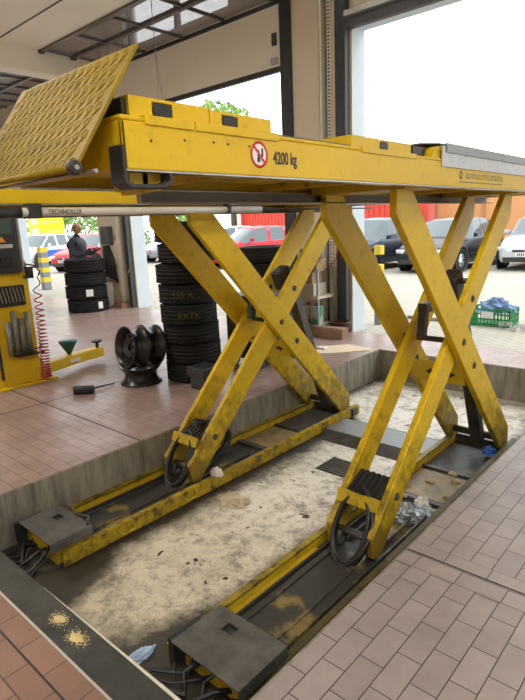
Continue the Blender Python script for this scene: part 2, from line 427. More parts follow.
ysd = dict(glazed=[(5.42, 6.17, 4), (4.85, 5.42, 4)], solid=[(4.12, 4.85), (3.35, 4.12), (2.6, 3.35), (1.8, 2.6)])
sectional(1, -9.0, -5.05, True, ysd)
ysd3 = dict(glazed=[(5.42, 6.17, 6), (4.85, 5.42, 6), (4.12, 4.85, 6), (3.35, 4.12, 6)], solid=[(2.6, 3.35)])
sectional(3, -14.0, -10.05, False, ysd3)
ys2 = dict(glazed=[], solid=[(5.42, 6.15), (4.7, 5.42), (3.9, 4.7)])
sectional(2, -4.0, -.05, False, ys2)
# door 2: dark lintel frame and the slotted channel beside the pier
d2 = bpy.data.objects['door_2']
MB().box(-4.1, -.05, 6.18, 6.27, 3.79, 3.93).build('lintel_frame', DKFR, d2)
MB().box(-4.0, -.05, 6.10, 6.18, 3.90, 3.96).build('shaft_rail', GALV, d2)
# pier at column between doors 1 and 2: cream box column + slotted channel
struct('trim_6', MB().box(-4.89, -4.45, 6.20, 6.28, 0, 5.4), CREAM, .006)
def slotted():
    mb = MB(); mb.box(-4.43, -4.40, 6.19, 6.28, 0.0, 4.6); mb.box(-4.36, -4.30, 6.255, 6.28, 0, 4.6)
    mb.mi = 1
    for k in range(100): mb.box(-4.345, -4.315, 6.252, 6.256, .3+k*.042, .318+k*.042)
    mb.mi = 2; mb.box(-4.385, -4.37, 6.235, 6.28, 0, 4.6)
    return mb
struct('trim_7', slotted(), [CREAM2, INK, STEEL])
struct('trim_8', MB().box(-4.2, -4.13, 6.20, 6.28, 0, 4.6), DKFR)
struct('trim_9', MB().box(-10.05, -9.45, 6.20, 6.28, 0, 5.4), CREAM, .006)
struct('trim_10', MB().cyl((-9.33, 6.2, 0.1), (-9.33, 6.2, 4.0), .06), CREAM2)

# cable hanging from the ceiling
cb = MB().tube([(-4.55, 3.62, 5.5), (-4.52, 3.62, 3.2)], .004, 6); cb.tube([(-4.52, 3.62, 3.2), (-4.50, 3.6, 2.4)], .003, 6); cb.tube([(-4.52, 3.62, 3.2), (-4.44, 3.62, 2.4)], .003, 6)
tag(cb.build('hanging_cable', mat('grey_cable', (.2, .2, .2), .5), None), 'thin grey cable hanging from the ceiling and splitting in two', 'cable')

# fill lamps added above the bays to brighten the interior, out of view
FILLM = mat('fill_panel', (.9, .9, .9), .5, emis=((1, .95, .88), 6))
def fill_lamp(x, y, lab):
    t = thing('fill_light', lab, 'fill light', (x, y, 5.05), 'added fill lights above the bays')
    MB().box(x-.09, x+.09, y-.75, y+.75, 5.09, 5.16).build('housing', WHT, t)
    MB().box(x-.07, x+.07, y-.72, y+.72, 5.07, 5.09).build('diffuser', FILLM, t)
    MB().box(x-.01, x+.01, y-.5, y-.48, 5.16, 5.5).box(x-.01, x+.01, y+.48, y+.5, 5.16, 5.5).build('suspension_rod', STEEL, t)
    l = bpy.data.lights.new('fill_area_light', 'AREA'); l.shape = 'RECTANGLE'; l.size = .14; l.size_y = 1.4; l.energy = FILL_W; l.color = (1, .95, .86)
    lo = bpy.data.objects.new('fill_area_light', l); COL.objects.link(lo); lo.location = (0, 0, 5.06-5.05); lo.parent = t
    l2 = l.copy(); l2.energy = FILL_W*(3.0 if x < 0 else 1.2); lo2 = bpy.data.objects.new('fill_area_light', l2); COL.objects.link(lo2); lo2.location = (0, 0, .13); lo2.rotation_euler = (pi, 0, 0); lo2.parent = t  # upward light added only to lift the ceiling and overhead panels
for x in (1.2, 4.2): 
    for y in (-2.4, .2): fill_lamp(x, y, 'added fill light unseen above the right bay, %s %s' % ('left' if x < 2 else 'right', 'rear' if y < 0 else 'front'))
for x in (-6.5,): 
    for y in (-2.4, .2): fill_lamp(x, y, 'added fill light unseen above the left bay, %s one' % ('rear' if y < 0 else 'front'))
for xx in (-14, -9, -4, -0+1):  # portals in the openings, help the sampling of daylight only
    pass

# ------------------------------------------------------------------ SCISSOR LIFT
def build_lift(Xc, label, near):
    t = thing('scissor_lift', label, 'car lift', (Xc, 2.8, PZ), 'yellow scissor lift runways')
    zb, zt = 1.645, 1.77
    x0, x1 = Xc-.305, Xc+.305
    ya, yb = (.80, 4.85)
    # --- runway: hollow channel beam
    r = MB()
    r.box(x0, x1, ya, yb, zt-.012, zt)
    for s in (x0, x1-.012): r.box(s, s+.012, ya, yb, zb, zt-.012)
    r.box(x0, x1, ya, ya+.012, zb+.0, zt-.012); r.box(x0, x1, yb-.012, yb, zb+.0, zt-.012)
    ry = r.build('runway', Y, t, bevel=.004)
    l = MB(); l.box(x1-.05, x1, ya, yb, zb-.004, zb); l.box(x0, x0+.05, ya, yb, zb-.004, zb)
    l.build('edge_flange', STEEL, t)
    l = MB(); l.box(x0+.02, x0+.05, 1.25, yb-.1, zb-.045, zb-.004); l.box(x0+.02, x0+.10, 1.25, yb-.1, zb-.05, zb-.045)
    l.build('jacking_rail', mat('brown_grey_steel', (.20, .17, .13), .5, .4, col2=(.10, .09, .07), scale=12), t)
    l = MB(); l.box(x0+.1, x1-.06, ya+.02, yb-.05, zb+.03, zb+.045)
    for yy in (1.2, 1.9, 2.6, 3.3, 4.0, 4.5): l.box(x0+.05, x1-.05, yy, yy+.03, zb, zb+.03)
    l.build('cross_member', YD, t)
    # rolling carriage below the near end
    l = MB(); l.box(x0+.05, x1-.04, 2.30, 2.62, zb-.012, zb+.03); l.box(x0+.05, x1-.04, 3.86, 4.16, zb-.012, zb+.03)
    l.build('pivot_carriage', YD, t)
    # --- ramp flap at the near end (raised) 
    rp = MB(); hy, hz = .672, 1.64; ty, tz = .872, 1.932
    d = Vector((0, ty-hy, tz-hz)); L = d.length; d.normalize(); nrm = Vector((0, -d.z, d.y))   # towards the viewer / down
    def RP(u, v, h): return Vector((x0 + .005 + (x1-x0-.01)*u, hy, hz)) + d*(v*L) + nrm*h
    vs = [RP(u, v, h) for h in (-.004, .004) for v in (0, 1) for u in (0, 1)]
    rp._faces(vs, [(0,2,3,1), (4,5,7,6), (0,1,5,4), (2,6,7,3), (0,4,6,2), (1,3,7,5)])
    nu, nv = 15, 9
    for i in range(nu):
        for j in range(nv):
            cu, cv = (i+.5+(.25 if j % 2 else -.25))/nu, (j+.5)/nv
            if cu < .02 or cu > .98: continue
            pts = []
            for k in range(10):
                a = 2*pi*k/10
                pts.append(RP(cu, cv, .0035) + Vector((1, 0, 0))*(.0115*cos(a)+.003*sin(a)) + d*.0105*sin(a))
            rp.tube(pts, .0026, 5, closed=True)
            e = Vector((1, 0, 0))*.020*(1 if j % 2 else .8) + d*.013; c = RP(cu+.5/nu, cv+.5/nv, .0035)
            if cu+.8/nu < 1 and cv+.8/nv < 1: rp.tube([c-e*.9, c, c+e*.9], [.001, .004, .001], 6, cap=False)
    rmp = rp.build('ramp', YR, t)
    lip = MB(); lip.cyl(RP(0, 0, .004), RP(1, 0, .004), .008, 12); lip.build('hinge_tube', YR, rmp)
    wh = MB(); c = RP(1, 0, .004); M = Matrix.Translation(c) @ Matrix.Rotation(pi/2, 4, 'Y')
    wh.lathe([(.004, -.011), (.014, -.011), (.0165, -.008), (.0165, .008), (.014, .011), (.004, .011)], 24, M)
    wh.build('roller', BLK, rmp); b = MB(); b.cyl(c+Vector((.009, 0, 0)), c+Vector((.014, 0, 0)), .006, 8); b.build('bolt', STEEL, rmp)
    # end cheeks and link rods under the ramp
    MB().cyl((x0-.0, .735, zb-.005), (x1-.02, .735, zb-.005), .005, 8).build('release_rod', STEEL, t)
    # black buffer hook on the near end
    hk = MB(); hk.prism([(.790, 1.70), (.80, 1.70), (.80, 1.618), (.82, 1.610), (.90, 1.612), (.93, 1.620), (.93, 1.64), (.938, 1.64), (.938, 1.614), (.91, 1.601), (.815, 1.599), (.790, 1.61)], 0, x1-.048, x1+.010)
    hk.build('end_bracket', BLK, t, bevel=.003)
    MB().box(x1-.10, x1-.03, .83, .93, 1.598, 1.642).box(x1-.13, x1-.03, .87, .89, 1.592, 1.645).build('ramp_lock', YD, t, bevel=.002)
    # --- slip plates on top
    def pad(name, y0, y1, z1, holes, m=Y, mid=True):
        # box section with an oval cut-out on its outer face: face built as strips around the hole
        p = MB(); xo = x1-.045
        p.box(x0+.06, xo-.01, y0, y1, zt+.001, z1)
        yy = y0
        for h in holes:
            a, b2 = h-.034, h+.034
            p.box(xo-.01, xo, yy, a, zt+.001, z1); p.box(xo-.01, xo, a, b2, zt+.001, zt+.012); p.box(xo-.01, xo, a, b2, z1-.008, z1); yy = b2
        p.box(xo-.01, xo, yy, y1, zt+.001, z1)
        o = p.build(name, m, t, bevel=.0)
        for h in holes:
            q = MB(); n = 20; q.prism([(h+.026*cos(2*pi*k/n)+(.006 if cos(2*pi*k/n) > 0 else -.006), (zt+z1)/2+.002+.018*sin(2*pi*k/n)) for k in range(n)], 0, xo-.004, xo+.001)
            q.build('grip_hole', INK, o)
        return o
    pad('slide_pad', .86, 1.13, 1.828, [.965]); pad('slide_pad', 1.135, 1.40, 1.824, [1.215])
    pad('slide_pad', 1.87, 2.36, 1.822, [2.12])
    k = MB(); k.box(x1-.045, x1+.004, .87, 1.03, 1.752, 1.775); k.box(x1-.045, x1+.004, 1.035, 1.38, 1.752, 1.776); k.box(x1-.045, x1+.004, 1.87, 2.32, 1.752, 1.774)
    k.build('guide_strip', Y, t, bevel=.002)
    k = MB(); k.box(x0+.06, x1-.05, 1.42, 1.87, 1.771, 1.785); k.build('recess_plate', STEELD, t)
    k = MB(); k.box(x0+.06, x1-.055, .845, .86, 1.771, 1.82); k.box(x0+.02, x1-.045, 2.38, 2.50, 1.771, 1.82); k.build('end_stop', BLK, t)
    k = MB(); k.prism([(2.50, 1.771), (2.62, 1.771), (2.62, 1.83), (2.52, 1.82)], 0, x0+.04, x1-.01); k.build('wedge_block', Y, t)
    k = MB(); k.prism([(2.42, 1.832), (2.60, 1.846), (2.70, 1.838), (2.70, 1.834), (2.60, 1.841), (2.42, 1.828)], 0, x1-.16, x1-.02); k.build('pull_handle', GALV, t)
    k = MB(); k.box(x0+.03, x1+.001, 2.60, 4.86, 1.772, 1.832); k.box(x1+.001, x1+.006, 2.58, 4.86, 1.735, 1.826); k.build('turning_plate', GALV, t)
    k = MB(); k.box(x0+.05, x1-.01, 2.64, 4.86, 1.832, 1.842); k.box(x1-.012, x1+.012, 2.62, 4.86, 1.80, 1.842); k.build('rubber_edge', mat('grey_sheet', (.28, .30, .31), .5, .3), t)
    # --- scissor arms
    back = [(2.36, 1.645), (2.36, 1.52), (4.06, -.25), (4.10, -.28), (4.22, -.28), (4.22, -.12), (2.51, 1.645)]
    fwd_ = [(2.235, -.14), (2.25, -.27), (2.325, -.28), (4.12, 1.50), (4.12, 1.645), (3.99, 1.645)]
    bolts = MB()
    for sgn in (1, -1):
        xa = Xc + (.175 if sgn > 0 else -.225); xb = Xc + sgn*.13
        for poly, xx in ((back, xa), (fwd_, xb)):
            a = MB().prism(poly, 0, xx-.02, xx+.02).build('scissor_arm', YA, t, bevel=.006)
            for (by, bz) in ([(3.24, .74), (3.43, .55)] if poly is back else [(3.47, .98), (2.49, .0)]):
                q = MB(); q.cyl((xx+.02, by, bz), (xx+.030, by, bz), .016, 6); q.cyl((xx+.02, by, bz), (xx+.024, by, bz), .024, 16)
                q.build('pivot_bolt', STEELD, a)
    # cross panels between the arms
    dirb = Vector((0, 1.7, -1.77)).normalized()
    def tilted(y, z, L, th, x0_, x1_, dr):
        dv = Vector((0, *dr)).normalized(); nv = Vector((0, -dv.z, dv.y)); p = MB()
        vs = [Vector((x, y, z)) + dv*a*L/2 + nv*b*th/2 for b in (-1, 1) for a in (-1, 1) for x in (x0_, x1_)]
        p._faces(vs, [(0,2,3,1), (4,5,7,6), (0,1,5,4), (2,6,7,3), (0,4,6,2), (1,3,7,5)]); return p
    cp = tilted(3.36, .49, .19, .012, Xc-.20, Xc+.15, (.55, -.83)).build('cross_panel', Y, t)
    ar = MB()
    for sx in (-1, 1):
        dv = Vector((0, .55, -.83)).normalized(); nv = Vector((0, dv.z, -dv.y))
        base = Vector((Xc+sx*.055, 3.36, .49)) + nv*.0075
        U = Vector((sx, 0, 0)); 
        pts = [(-.045, .010), (.0, .010), (.0, .034), (.05, .0), (.0, -.034), (.0, -.010), (-.045, -.010), (-.02, 0)]
        ar._faces([base + U*p[0] + dv*p[1]*1.1 for p in pts], [tuple(range(8))])
    ar.build('arrow_symbol', INK, cp)
    tilted(2.33, .0, .07, .02, Xc-.13, Xc+.13, (.35, 1.0)).build('cross_plate', YD, t)
    kp = MB()
    for q in range(6): kp.obox((Xc-.09+.036*q, 2.46, .045), (.022, .16, .012), (.45, 0, 0))
    kp.obox((Xc, 2.46, .036), (.23, .17, .006), (.45, 0, 0)); kp.build('slotted_cover', BLK, t)
    tb = MB(); tb.cyl((Xc-.14, 2.31, -.2), (Xc+.14, 2.31, -.2), .022, 16); tb.cyl((Xc-.22, 4.14, -.2), (Xc+.17, 4.14, -.2), .028, 16); tb.cyl((Xc-.22, 3.24, .74), (Xc+.17, 3.24, .74), .018, 16)
    tb.cyl((Xc-.12, 3.56, 1.08), (Xc+.12, 3.56, 1.08), .02, 16)
    tb.build('pivot_shaft', STEELD, t)
    # foot rollers
    for sgn in (1, -1):
        M = Matrix.Translation((Xc+sgn*.10, 2.31, -.245)) @ Matrix.Rotation(pi/2, 4, 'Y')
        MB().lathe([(.01, -.018), (.048, -.018), (.052, -.012), (.052, .012), (.048, .018), (.01, .018)], 24, M).build('foot_roller', STEELD, t)
    # hydraulic cylinder housing
    dv = Vector((0, 3.55-4.12, 1.12+.24)); Lh = dv.length
    p = tilted((4.12+3.58)/2, (-.24+1.02)/2, Lh-.08, .085, Xc-.045, Xc+.045, (dv.y, dv.z)); hc = p.build('hydraulic_cylinder', STEELD, t, bevel=.01)
    p = MB(); 
    for k in range(11):
        f = .18+k*.045; c = Vector((Xc+.046, 4.12, -.24)) + Vector((0, dv.y, dv.z))*f
        p.obox(c, (.002, .012, .022))
    p.build('slot_row', BLK, hc)
    p = MB(); p.obox((Xc, 3.50, 1.06), (.11, .15, .17), (.4, 0, 0)); p.build('safety_catch', BLK, t, bevel=.02)
    MB().obox((Xc-.03, 3.14, .86), (.05, .06, .19), (-.15, 0, 0)).box(Xc-.04, Xc+.02, 3.08, 3.26, .93, .99).build('locking_pawl', BLK, t, bevel=.008)
    # --- base frame in the pit
    hw = .235
    for sgn in (1, -1):
        xr = Xc + sgn*hw
        fr = MB(); fr.box(xr-.006, xr+.006, 1.21 if not near else 1.16, 4.32, PZ+.012, -.255); fr.box(min(xr, xr-sgn*.035), max(xr, xr-sgn*.035), 1.21 if not near else 1.16, 4.32, -.262, -.252)
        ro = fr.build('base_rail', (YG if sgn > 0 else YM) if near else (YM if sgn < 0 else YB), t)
        if (near and sgn < 0) or (not near and sgn > 0):
            for yy in (1.62, 2.13, 3.3):
                hnd = MB().tube([(xr+sgn*.005, yy-.055, -.275), (xr+sgn*.04, yy-.05, -.30), (xr+sgn*.04, yy+.05, -.30), (xr+sgn*.005, yy+.055, -.275)], .006, 8)
                hnd.build('rail_handle', YD, ro)
    bt = MB(); bt.box(Xc-.22, Xc+.22, 1.2, 4.3, PZ+.002, PZ+.025)
    bt.box(Xc-.14, Xc+.14, 1.35, 2.35, PZ+.025, PZ+.05)
    for sx in (-.16, -.10, .09, .15): bt.box(Xc+sx-.006, Xc+sx+.006, 1.35, 2.9, PZ+.025, PZ+.06)
    bt.build('base_plate', OCH, t, bevel=.003)
    MB().box(Xc-.20, Xc-.16, 1.35, 2.2, PZ+.03, PZ+.045).box(Xc-.215, Xc-.20, 1.35, 4.2, PZ+.03, PZ+.075).build('guide_track', YD, t)
    MB().box(Xc-.23, Xc+.23, 3.05, 3.09, PZ+.025, PZ+.045).box(Xc-.23, Xc+.23, 3.55, 3.58, PZ+.025, PZ+.045).box(Xc-.26, Xc+.26, 4.18, 4.26, PZ+.02, PZ+.09).build('cross_tie', STEELD, t)
    MB().box(Xc-.19, Xc+.19, 3.12, 3.52, PZ+.025, PZ+.032).build('sump_tray', mat('oily_tray', (.30, .22, .09), .45, col2=(.06, .05, .035), scale=6, amt=.95), t)
    # power unit box and cover
    zc = -.165
    pu = MB(); pu.box(Xc-.15, Xc+.20, 1.19, 1.40, PZ+.02, zc-.01); pu.build('pump_box', YD, t); MB().box(Xc-.14, Xc+.19, 1.20, 1.39, zc-.01, zc-.006).box(Xc-.15-.03, Xc-.15, 1.13, 1.30, PZ+.05, zc-.01).build('valve_block', BLK, t)
    cv = MB()
    X0_, X1_ = Xc-.14, Xc+.25
    yc0 = 1.115 if near else 1.14; yc1 = 1.40
    hx, hy2 = Xc+.0, 1.32
    # plate with a square hole
    for bx in ((X0_, hx-.03, yc0, yc1), (hx+.03, X1_, yc0, yc1), (hx-.03, hx+.03, yc0, hy2-.025), (hx-.03, hx+.03, hy2+.025, yc1)):
        cv.box(*bx, zc, zc+.006)
    cv.box(X1_-.006, X1_, yc0, yc1, zc-.05, zc); 
    co = cv.build('cover_plate', PLATE, t)
    MB().tube([(Xc-.12, 1.40, zc+.012), (Xc-.02, 1.43, zc+.014), (Xc+.06, 1.40, zc+.012), (Xc+.16, 1.43, zc+.014), (Xc+.23, 1.38, zc+.012)], .008, 8).build('cover_rod', STEELD, t) if not near else None
    # hoses under the plate and around the foot
    HM = mat('black_hose', (.012, .012, .012), .45)
    rh = random.Random(5 if near else 9)
    for q in range(7):
        x = Xc-.15+.055*q; pts = [Vector((x, 1.2, zc-.05-.1*rh.random()))]
        for e in range(1, 6):
            pts.append(Vector((x + (rh.random()-.5)*.12 - (.05*e if near else -.01*e)*rh.random(), 1.18-.055*e+.02*rh.random(), max(PZ+.02, zc-.08-.05*e+.03*rh.random()))))
        MB().tube(pts, (.006, .009, .012)[q % 3], 8).build('hydraulic_hose', HM, t)
    for q, (rr, dy) in enumerate(((.125, 0), (.145, .02), (.105, .01))):
        pts = []
        for k in range(28):
            a = 2*pi*k/28
            pts.append((Xc+.005*q + (.098+.006*q)*cos(a), 2.25+dy + .10*sin(a), -.14 + (rr+.045)*sin(a)))
        MB().tube(pts, .014, 8, closed=True).build('hose_loop', HM, t)
    # corrugated hose arching behind the foot
    pts = [Vector((Xc+.02, 2.42+.33*math.sin(pi*k/30)**.8, -.30+.40*k/30)) for k in range(31)]
    if not near: MB().tube(pts, [.03 if k % 2 else .024 for k in range(31)], 12).build('corrugated_hose', HM, t)
    return t
near = build_lift(-1.455, 'near yellow scissor lift runway marked 4200 kg with its raised ramp plate', True)
far = build_lift(-2.92, 'far yellow scissor lift runway behind the marked one, standing along the left pit wall', False)
# far one: no turning-plate overhang differences; near one: writing and sign
XF = -1.15
sign = MB(); sign.disc((XF+.0008, 1.287, 1.708), .038, 0, 36); so_ = sign.build('prohibition_sign', WHT, near)
rg = MB(); M = Matrix.Translation((XF+.001, 1.287, 1.708)) @ Matrix.Rotation(pi/2, 4, 'Y')
rg.lathe([(.031, -.0004), (.039, -.0004), (.039, .0006), (.031, .0006)], 36, M)
REDS = mat('sign_red', (.55, .03, .02), .5)
rg.obox((XF+.0016, 1.287, 1.708), (.0008, .068, .008), (-pi/4, 0, 0)); rg.build('red_ring', REDS, so_)
fg = MB(); 
for (yy, zz, h) in ((1.283, 1.703, .026), (1.301, 1.713, .018)):
    fg.obox((XF+.0012, yy, zz), (.0006, .008, h*1.25)); fg.disc((XF+.0014, yy, zz+h/2+.003), .003, 0, 10)
fg.obox((XF+.0012, 1.292, 1.704), (.0006, .012, .003)); fg.obox((XF+.0012, 1.279, 1.692), (.0006, .003, .014)); fg.obox((XF+.0012, 1.288, 1.692), (.0006, .003, .014))
fg.build('figure_symbol', INK, so_)
text_mesh('load_marking', '4200', .052, side_M(XF+.0006, 1.352, 1.685), INK, near, sx=.72, bold=.0012)
text_mesh('load_marking', 'kg', .052, side_M(XF+.0006, 1.437, 1.686), INK, near, sx=.70, bold=.0012)
# worn maker's mark further along (roundel and an illegible line of lettering)
mk = MB(); M = Matrix.Translation((XF+.001, 2.82, 1.705)) @ Matrix.Rotation(pi/2, 4, 'Y'); mk.lathe([(.010, 0), (.021, 0), (.021, .0008), (.010, .0008)], 24, M)
rr = random.Random(4); yy = 2.885
BRN = mat('faded_brown_print', (.16, .10, .03), .5)
while yy < 3.42:
    wv = .016+.018*rr.random(); mk.box(XF+.0004, XF+.0012, yy, yy+wv*.35, 1.690, 1.716); mk.box(XF+.0004, XF+.0012, yy, yy+wv, 1.7115, 1.716) if rr.random() > .4 else mk.box(XF+.0004, XF+.0012, yy, yy+wv, 1.690, 1.6945); yy += wv+.010
yy = 2.80
while yy < 3.42:
    wv = .008+.012*rr.random(); mk.box(XF+.0004, XF+.0010, yy, yy+wv, 1.668, 1.674); yy += wv+.007
mk.build('faded_lettering', BRN, near)
sc = MB()
for yy, zz in ((.885, 1.715), (.995, 1.725), (1.10, 1.728), (1.155, 1.727), (1.245, 1.728)): sc.cyl((XF, yy, zz), (XF+.0015, yy, zz), .0035, 8)
sc.build('rivet_row', INK, near)

# tube light clamped along the far runway
tl = thing('tube_light', 'long white tube light clamped under the far yellow runway', 'work light', (-2.6, 2.2, 1.60))
MB().cyl((-2.60, 1.20, 1.605), (-2.60, 2.88, 1.605), .0215, 20).build('lamp_tube', mat('tube_plastic', (.62, .60, .54), .35), tl)
MB().cyl((-2.60, 2.62, 1.605), (-2.60, 2.90, 1.605), .0235, 20).build('end_sleeve', mat('grey_sleeve', (.42, .43, .43), .4), tl)
MB().cyl((-2.60, 2.90, 1.605), (-2.60, 4.4, 1.605), .006, 10).build('cable', BLK, tl)
MB().cyl((-2.60, 1.02, 1.605), (-2.60, 1.20, 1.605), .026, 20).box(-2.63, -2.565, 1.23, 1.29, 1.575, 1.644).box(-2.62, -2.575, 2.56, 2.59, 1.578, 1.644).build('clamp', BLK, tl)
text_mesh('printed_name', 'TECHNOLUX', .032, side_M(-2.577, 1.325, 1.594), INK, tl, sx=.95)

# ------------------------------------------------------------------ things lying in the pit
ct = thing('cable_cover', 'wide tread-plate cover with dark ramped edges across the pit floor between the lifts', 'floor cover', (-2.2, 3.9, PZ))
MB().box(-2.66, -1.72, 3.72, 4.03, PZ, PZ+.05).build('top_plate', mat('tread_aluminium', (.30, .31, .31), .35, .7, col2=(.12, .12, .12), scale=60, amt=.8, bump=.5, bscale=120), ct)
MB().prism([(3.58, PZ), (3.72, PZ+.05), (3.72, PZ)], 0, -2.66, -1.72).prism([(4.03, PZ+.05), (4.16, PZ), (4.03, PZ)], 0, -2.66, -1.72).build('ramped_edge', STEELD, ct)
dr = thing('drain_grate', 'small slotted drain grate in the pit floor', 'drain', (-2.2, 3.2, PZ))
g = MB(); 
for k in range(7): g.box(-2.30+.0, -2.06, 3.10+.036*k, 3.118+.036*k, PZ, PZ+.008)
g.box(-2.31, -2.30, 3.09, 3.35, PZ, PZ+.008).box(-2.06, -2.05, 3.09, 3.35, PZ, PZ+.008); g.build('grate_bars', STEELD, dr)
MB().box(-2.30, -2.06, 3.09, 3.35, PZ, PZ+.002).build('drain_opening', INK, dr)
def crumple(name, c, size, m, label, cat, seed, n=14, flat=1.0):
    mb = MB(); 
    def fn(u, v):
        a, b = 2*pi*u, pi*v
        p = Vector((cos(a)*sin(b), sin(a)*sin(b), cos(b)))
        q = p*(1+.45*mnoise.noise(p*2.3+Vector((seed, 0, 0))) + .25*mnoise.noise(p*6+Vector((0, seed, 0))))
        if q.z < 0: q.z *= .15
        return Vector((c[0]+q.x*size[0], c[1]+q.y*size[1], c[2]+max(0, q.z+.1)*size[2]))
    mb.grid(fn, n*2, n, smooth=False); o = mb.build(name, m, None, weld=True); return tag(o, label, cat)
FOIL = mat('foil_film', (.42, .46, .50), .22, .5, col2=(.12, .13, .14), scale=12, amt=.9, bump=.8, bscale=40)
crumple('crumpled_foil', (-1.43, 2.83, PZ+.03), (.10, .09, .06), FOIL, 'crumpled silver plastic foil in the pit beside the near lift foot', 'rubbish', 2)
crumple('crumpled_foil', (-1.32, 2.92, PZ+.03), (.09, .07, .045), mat('pale_blue_film', (.45, .52, .58), .3, .2, col2=(.2, .22, .25), scale=15), 'pale blue film right of the silver foil at the pit edge', 'rubbish', 5)
crumple('paper_ball', (-1.40, 3.02, PZ+.03), (.045, .04, .05), mat('paper', (.7, .68, .6), .7), 'small white paper ball behind the silver foil', 'rubbish', 8)
crumple('cleaning_cloth', (-1.81, 1.09, PZ), (.030, .075, .03), mat('blue_paper_cloth', (.45, .58, .75), .8, col2=(.25, .36, .5), scale=12), 'light blue paper cloth on the pit floor by the front plate', 'cloth', 11)
crumple('plaster_lump', (-2.46, 2.33, PZ), (.11, .085, .035), mat('plaster', (.5, .43, .3), .9, col2=(.25, .2, .14), scale=12), 'flat beige lump of plaster on the pit floor by the far rail', 'rubble', 14)
crumple('paper_scrap', (-2.70, 2.42, -.255), (.05, .035, .05), mat('paper_white', (.8, .8, .76), .7), 'white crumpled paper scrap on the far base rail at the scissor foot', 'rubbish', 17)
crumple('cleaning_cloth', (-1.33, 4.02, PZ+.05), (.045, .05, .05), mat('blue_rag', (.04, .14, .5), .7), 'bright blue rag at the rear foot of the near lift', 'cloth', 21)
crumple('paper_scrap', (-1.3, 5.1, PZ), (.09, .05, .03), mat('paper_white2', (.75, .75, .72), .7), 'white paper scrap at the far end of the pit', 'rubbish', 23)
rnd = random.Random(12)
for k, (x, y) in enumerate(((-1.5, 3.35), (-1.6, 3.2), (-1.36, 3.45), (-1.42, 3.55), (-1.55, 3.05), (-1.30, 3.2))):
    crumple('debris_chip', (x, y, PZ+.033), (.035, .022, .02), mat('debris', (.38, .32, .22), .9), 'small beige debris chip on the near lift tray, %s' % ('behind the foil', 'nearest the scissor foot', 'at the pit edge', 'farthest back', 'left of the paper ball', 'right of the paper ball')[k], 'debris', 30+k, 6)['group'] = 'debris chips on the tray'

# ------------------------------------------------------------------ tyres
def tyre_mesh(R, wd, name='tyre'):
    mb = MB(); ri = R*.62; h = wd/2
    prof = [(ri, -h*.72), (ri+.012, -h*.86), (ri+(R-ri)*.45, -h), (R-.03, -h*.93), (R-.009, -h*.8)]
    gr = [-.55, -.2, .2, .55]; gw = .045
    for g in gr:
        prof += [(R, (g-gw)*h), (R-.009, (g-gw+.004)*h), (R-.009, (g+gw-.004)*h), (R, (g+gw)*h)]
    prof += [(R-.009, h*.8), (R-.03, h*.93), (ri+(R-ri)*.45, h), (ri+.012, h*.86), (ri, h*.72)]
    mb.lathe(prof, 64)
    # shoulder blocks
    for k in range(64):
        a = 2*pi*k/64
        for s in (-1, 1):
            M = Matrix.Rotation(a, 4, 'Z') @ Matrix.Translation((R-.010, 0, s*h*.74))
            mb.box(-.012, .011, -.010, .010, -h*.12, h*.12, M)
    me_o = mb.build(name, RUB, None); return me_o
def stack(x, y, R, wd, n, labels, group, jit, seed, z0=0.0):
    rnd = random.Random(seed); src = tyre_mesh(R, wd); out = []
    for k in range(n):
        o = src if k == 0 else src.copy()
        if k: COL.objects.link(o)
        a = rnd.random()*6; o.location = (x + (rnd.random()-.5)*jit, y+(rnd.random()-.5)*jit, z0 + wd*(k+.5)+.0005*k); o.rotation_euler = (0, 0, a)
        tag(o, labels[k], 'tyre', group); out.append(o)
    return out
ordn = ['bottom', 'second from the bottom', 'third from the bottom', 'top']
s1 = stack(-9.62, 5.55, .385, .252, 4, ['clean car tyre, %s of the four stacked in the left doorway' % k for k in ordn], 'tyres stacked at the open door', .05, 3)
o8 = ['bottom tyre', 'second tyre up', 'third tyre up', 'fourth tyre up', 'fifth tyre up', 'sixth tyre up', 'seventh tyre up', 'top tyre']
s2 = stack(-4.16, 3.50, .280, .195, 8, [k+' of the tall worn stack behind the far lift' for k in o8], 'used tyres in the tall stack', .035, 5)
s3 = stack(-4.75, 5.35, .34, .205, 6, [k.replace('top tyre', 'eighth')+' of the short stack by the middle pier' for k in o8[:5]] + ['top tyre of the short stack by the middle pier'], 'tyres in the short stack by the pier', .03, 8)
# white stickers
def sticker(parent, ang, R, zoff, wv, hv, name='label_sticker'):
    mb = MB(); n = 6
    def fn(u, v):
        a = ang + (u-.5)*wv/R
        return Vector(((R+.004)*cos(a), (R+.004)*sin(a), zoff + (v-.5)*hv))
    mb.grid(fn, n, 2); me = mb.build(name, WHT, None); me.parent = parent
    me.rotation_euler = (0, 0, -parent.rotation_euler.z)
    me['label'] = 'white paper label'
    return me
sticker(s1[1], math.atan2(-5.55, 9.62)+.15, .385, 0, .13, .13)
sticker(s1[0], math.atan2(-5.55, 9.62)+.62, .385, 0.0, .10, .13)
CHK = mat('yellow_chalk', (.11, .10, .03), .9)
def chalk(parent, R, a0, text, size):
    cu = bpy.data.curves.new('chalk', 'FONT'); cu.body = text; cu.size = size
    tt = bpy.data.objects.new('chalk_tmp', cu); COL.objects.link(tt); dg = bpy.context.evaluated_depsgraph_get()
    me = bpy.data.meshes.new_from_object(tt.evaluated_get(dg)); bpy.data.objects.remove(tt)
    for v in me.vertices:
        a = a0 + v.co.x/R; z = v.co.y - size*.35; v.co = ((R+.006)*cos(a), (R+.006)*sin(a), z)
    me.materials.clear(); me.materials.append(CHK)
    o = bpy.data.objects.new('chalk_marking', me); COL.objects.link(o); o.parent = parent; o.rotation_euler = (0, 0, -parent.rotation_euler.z)
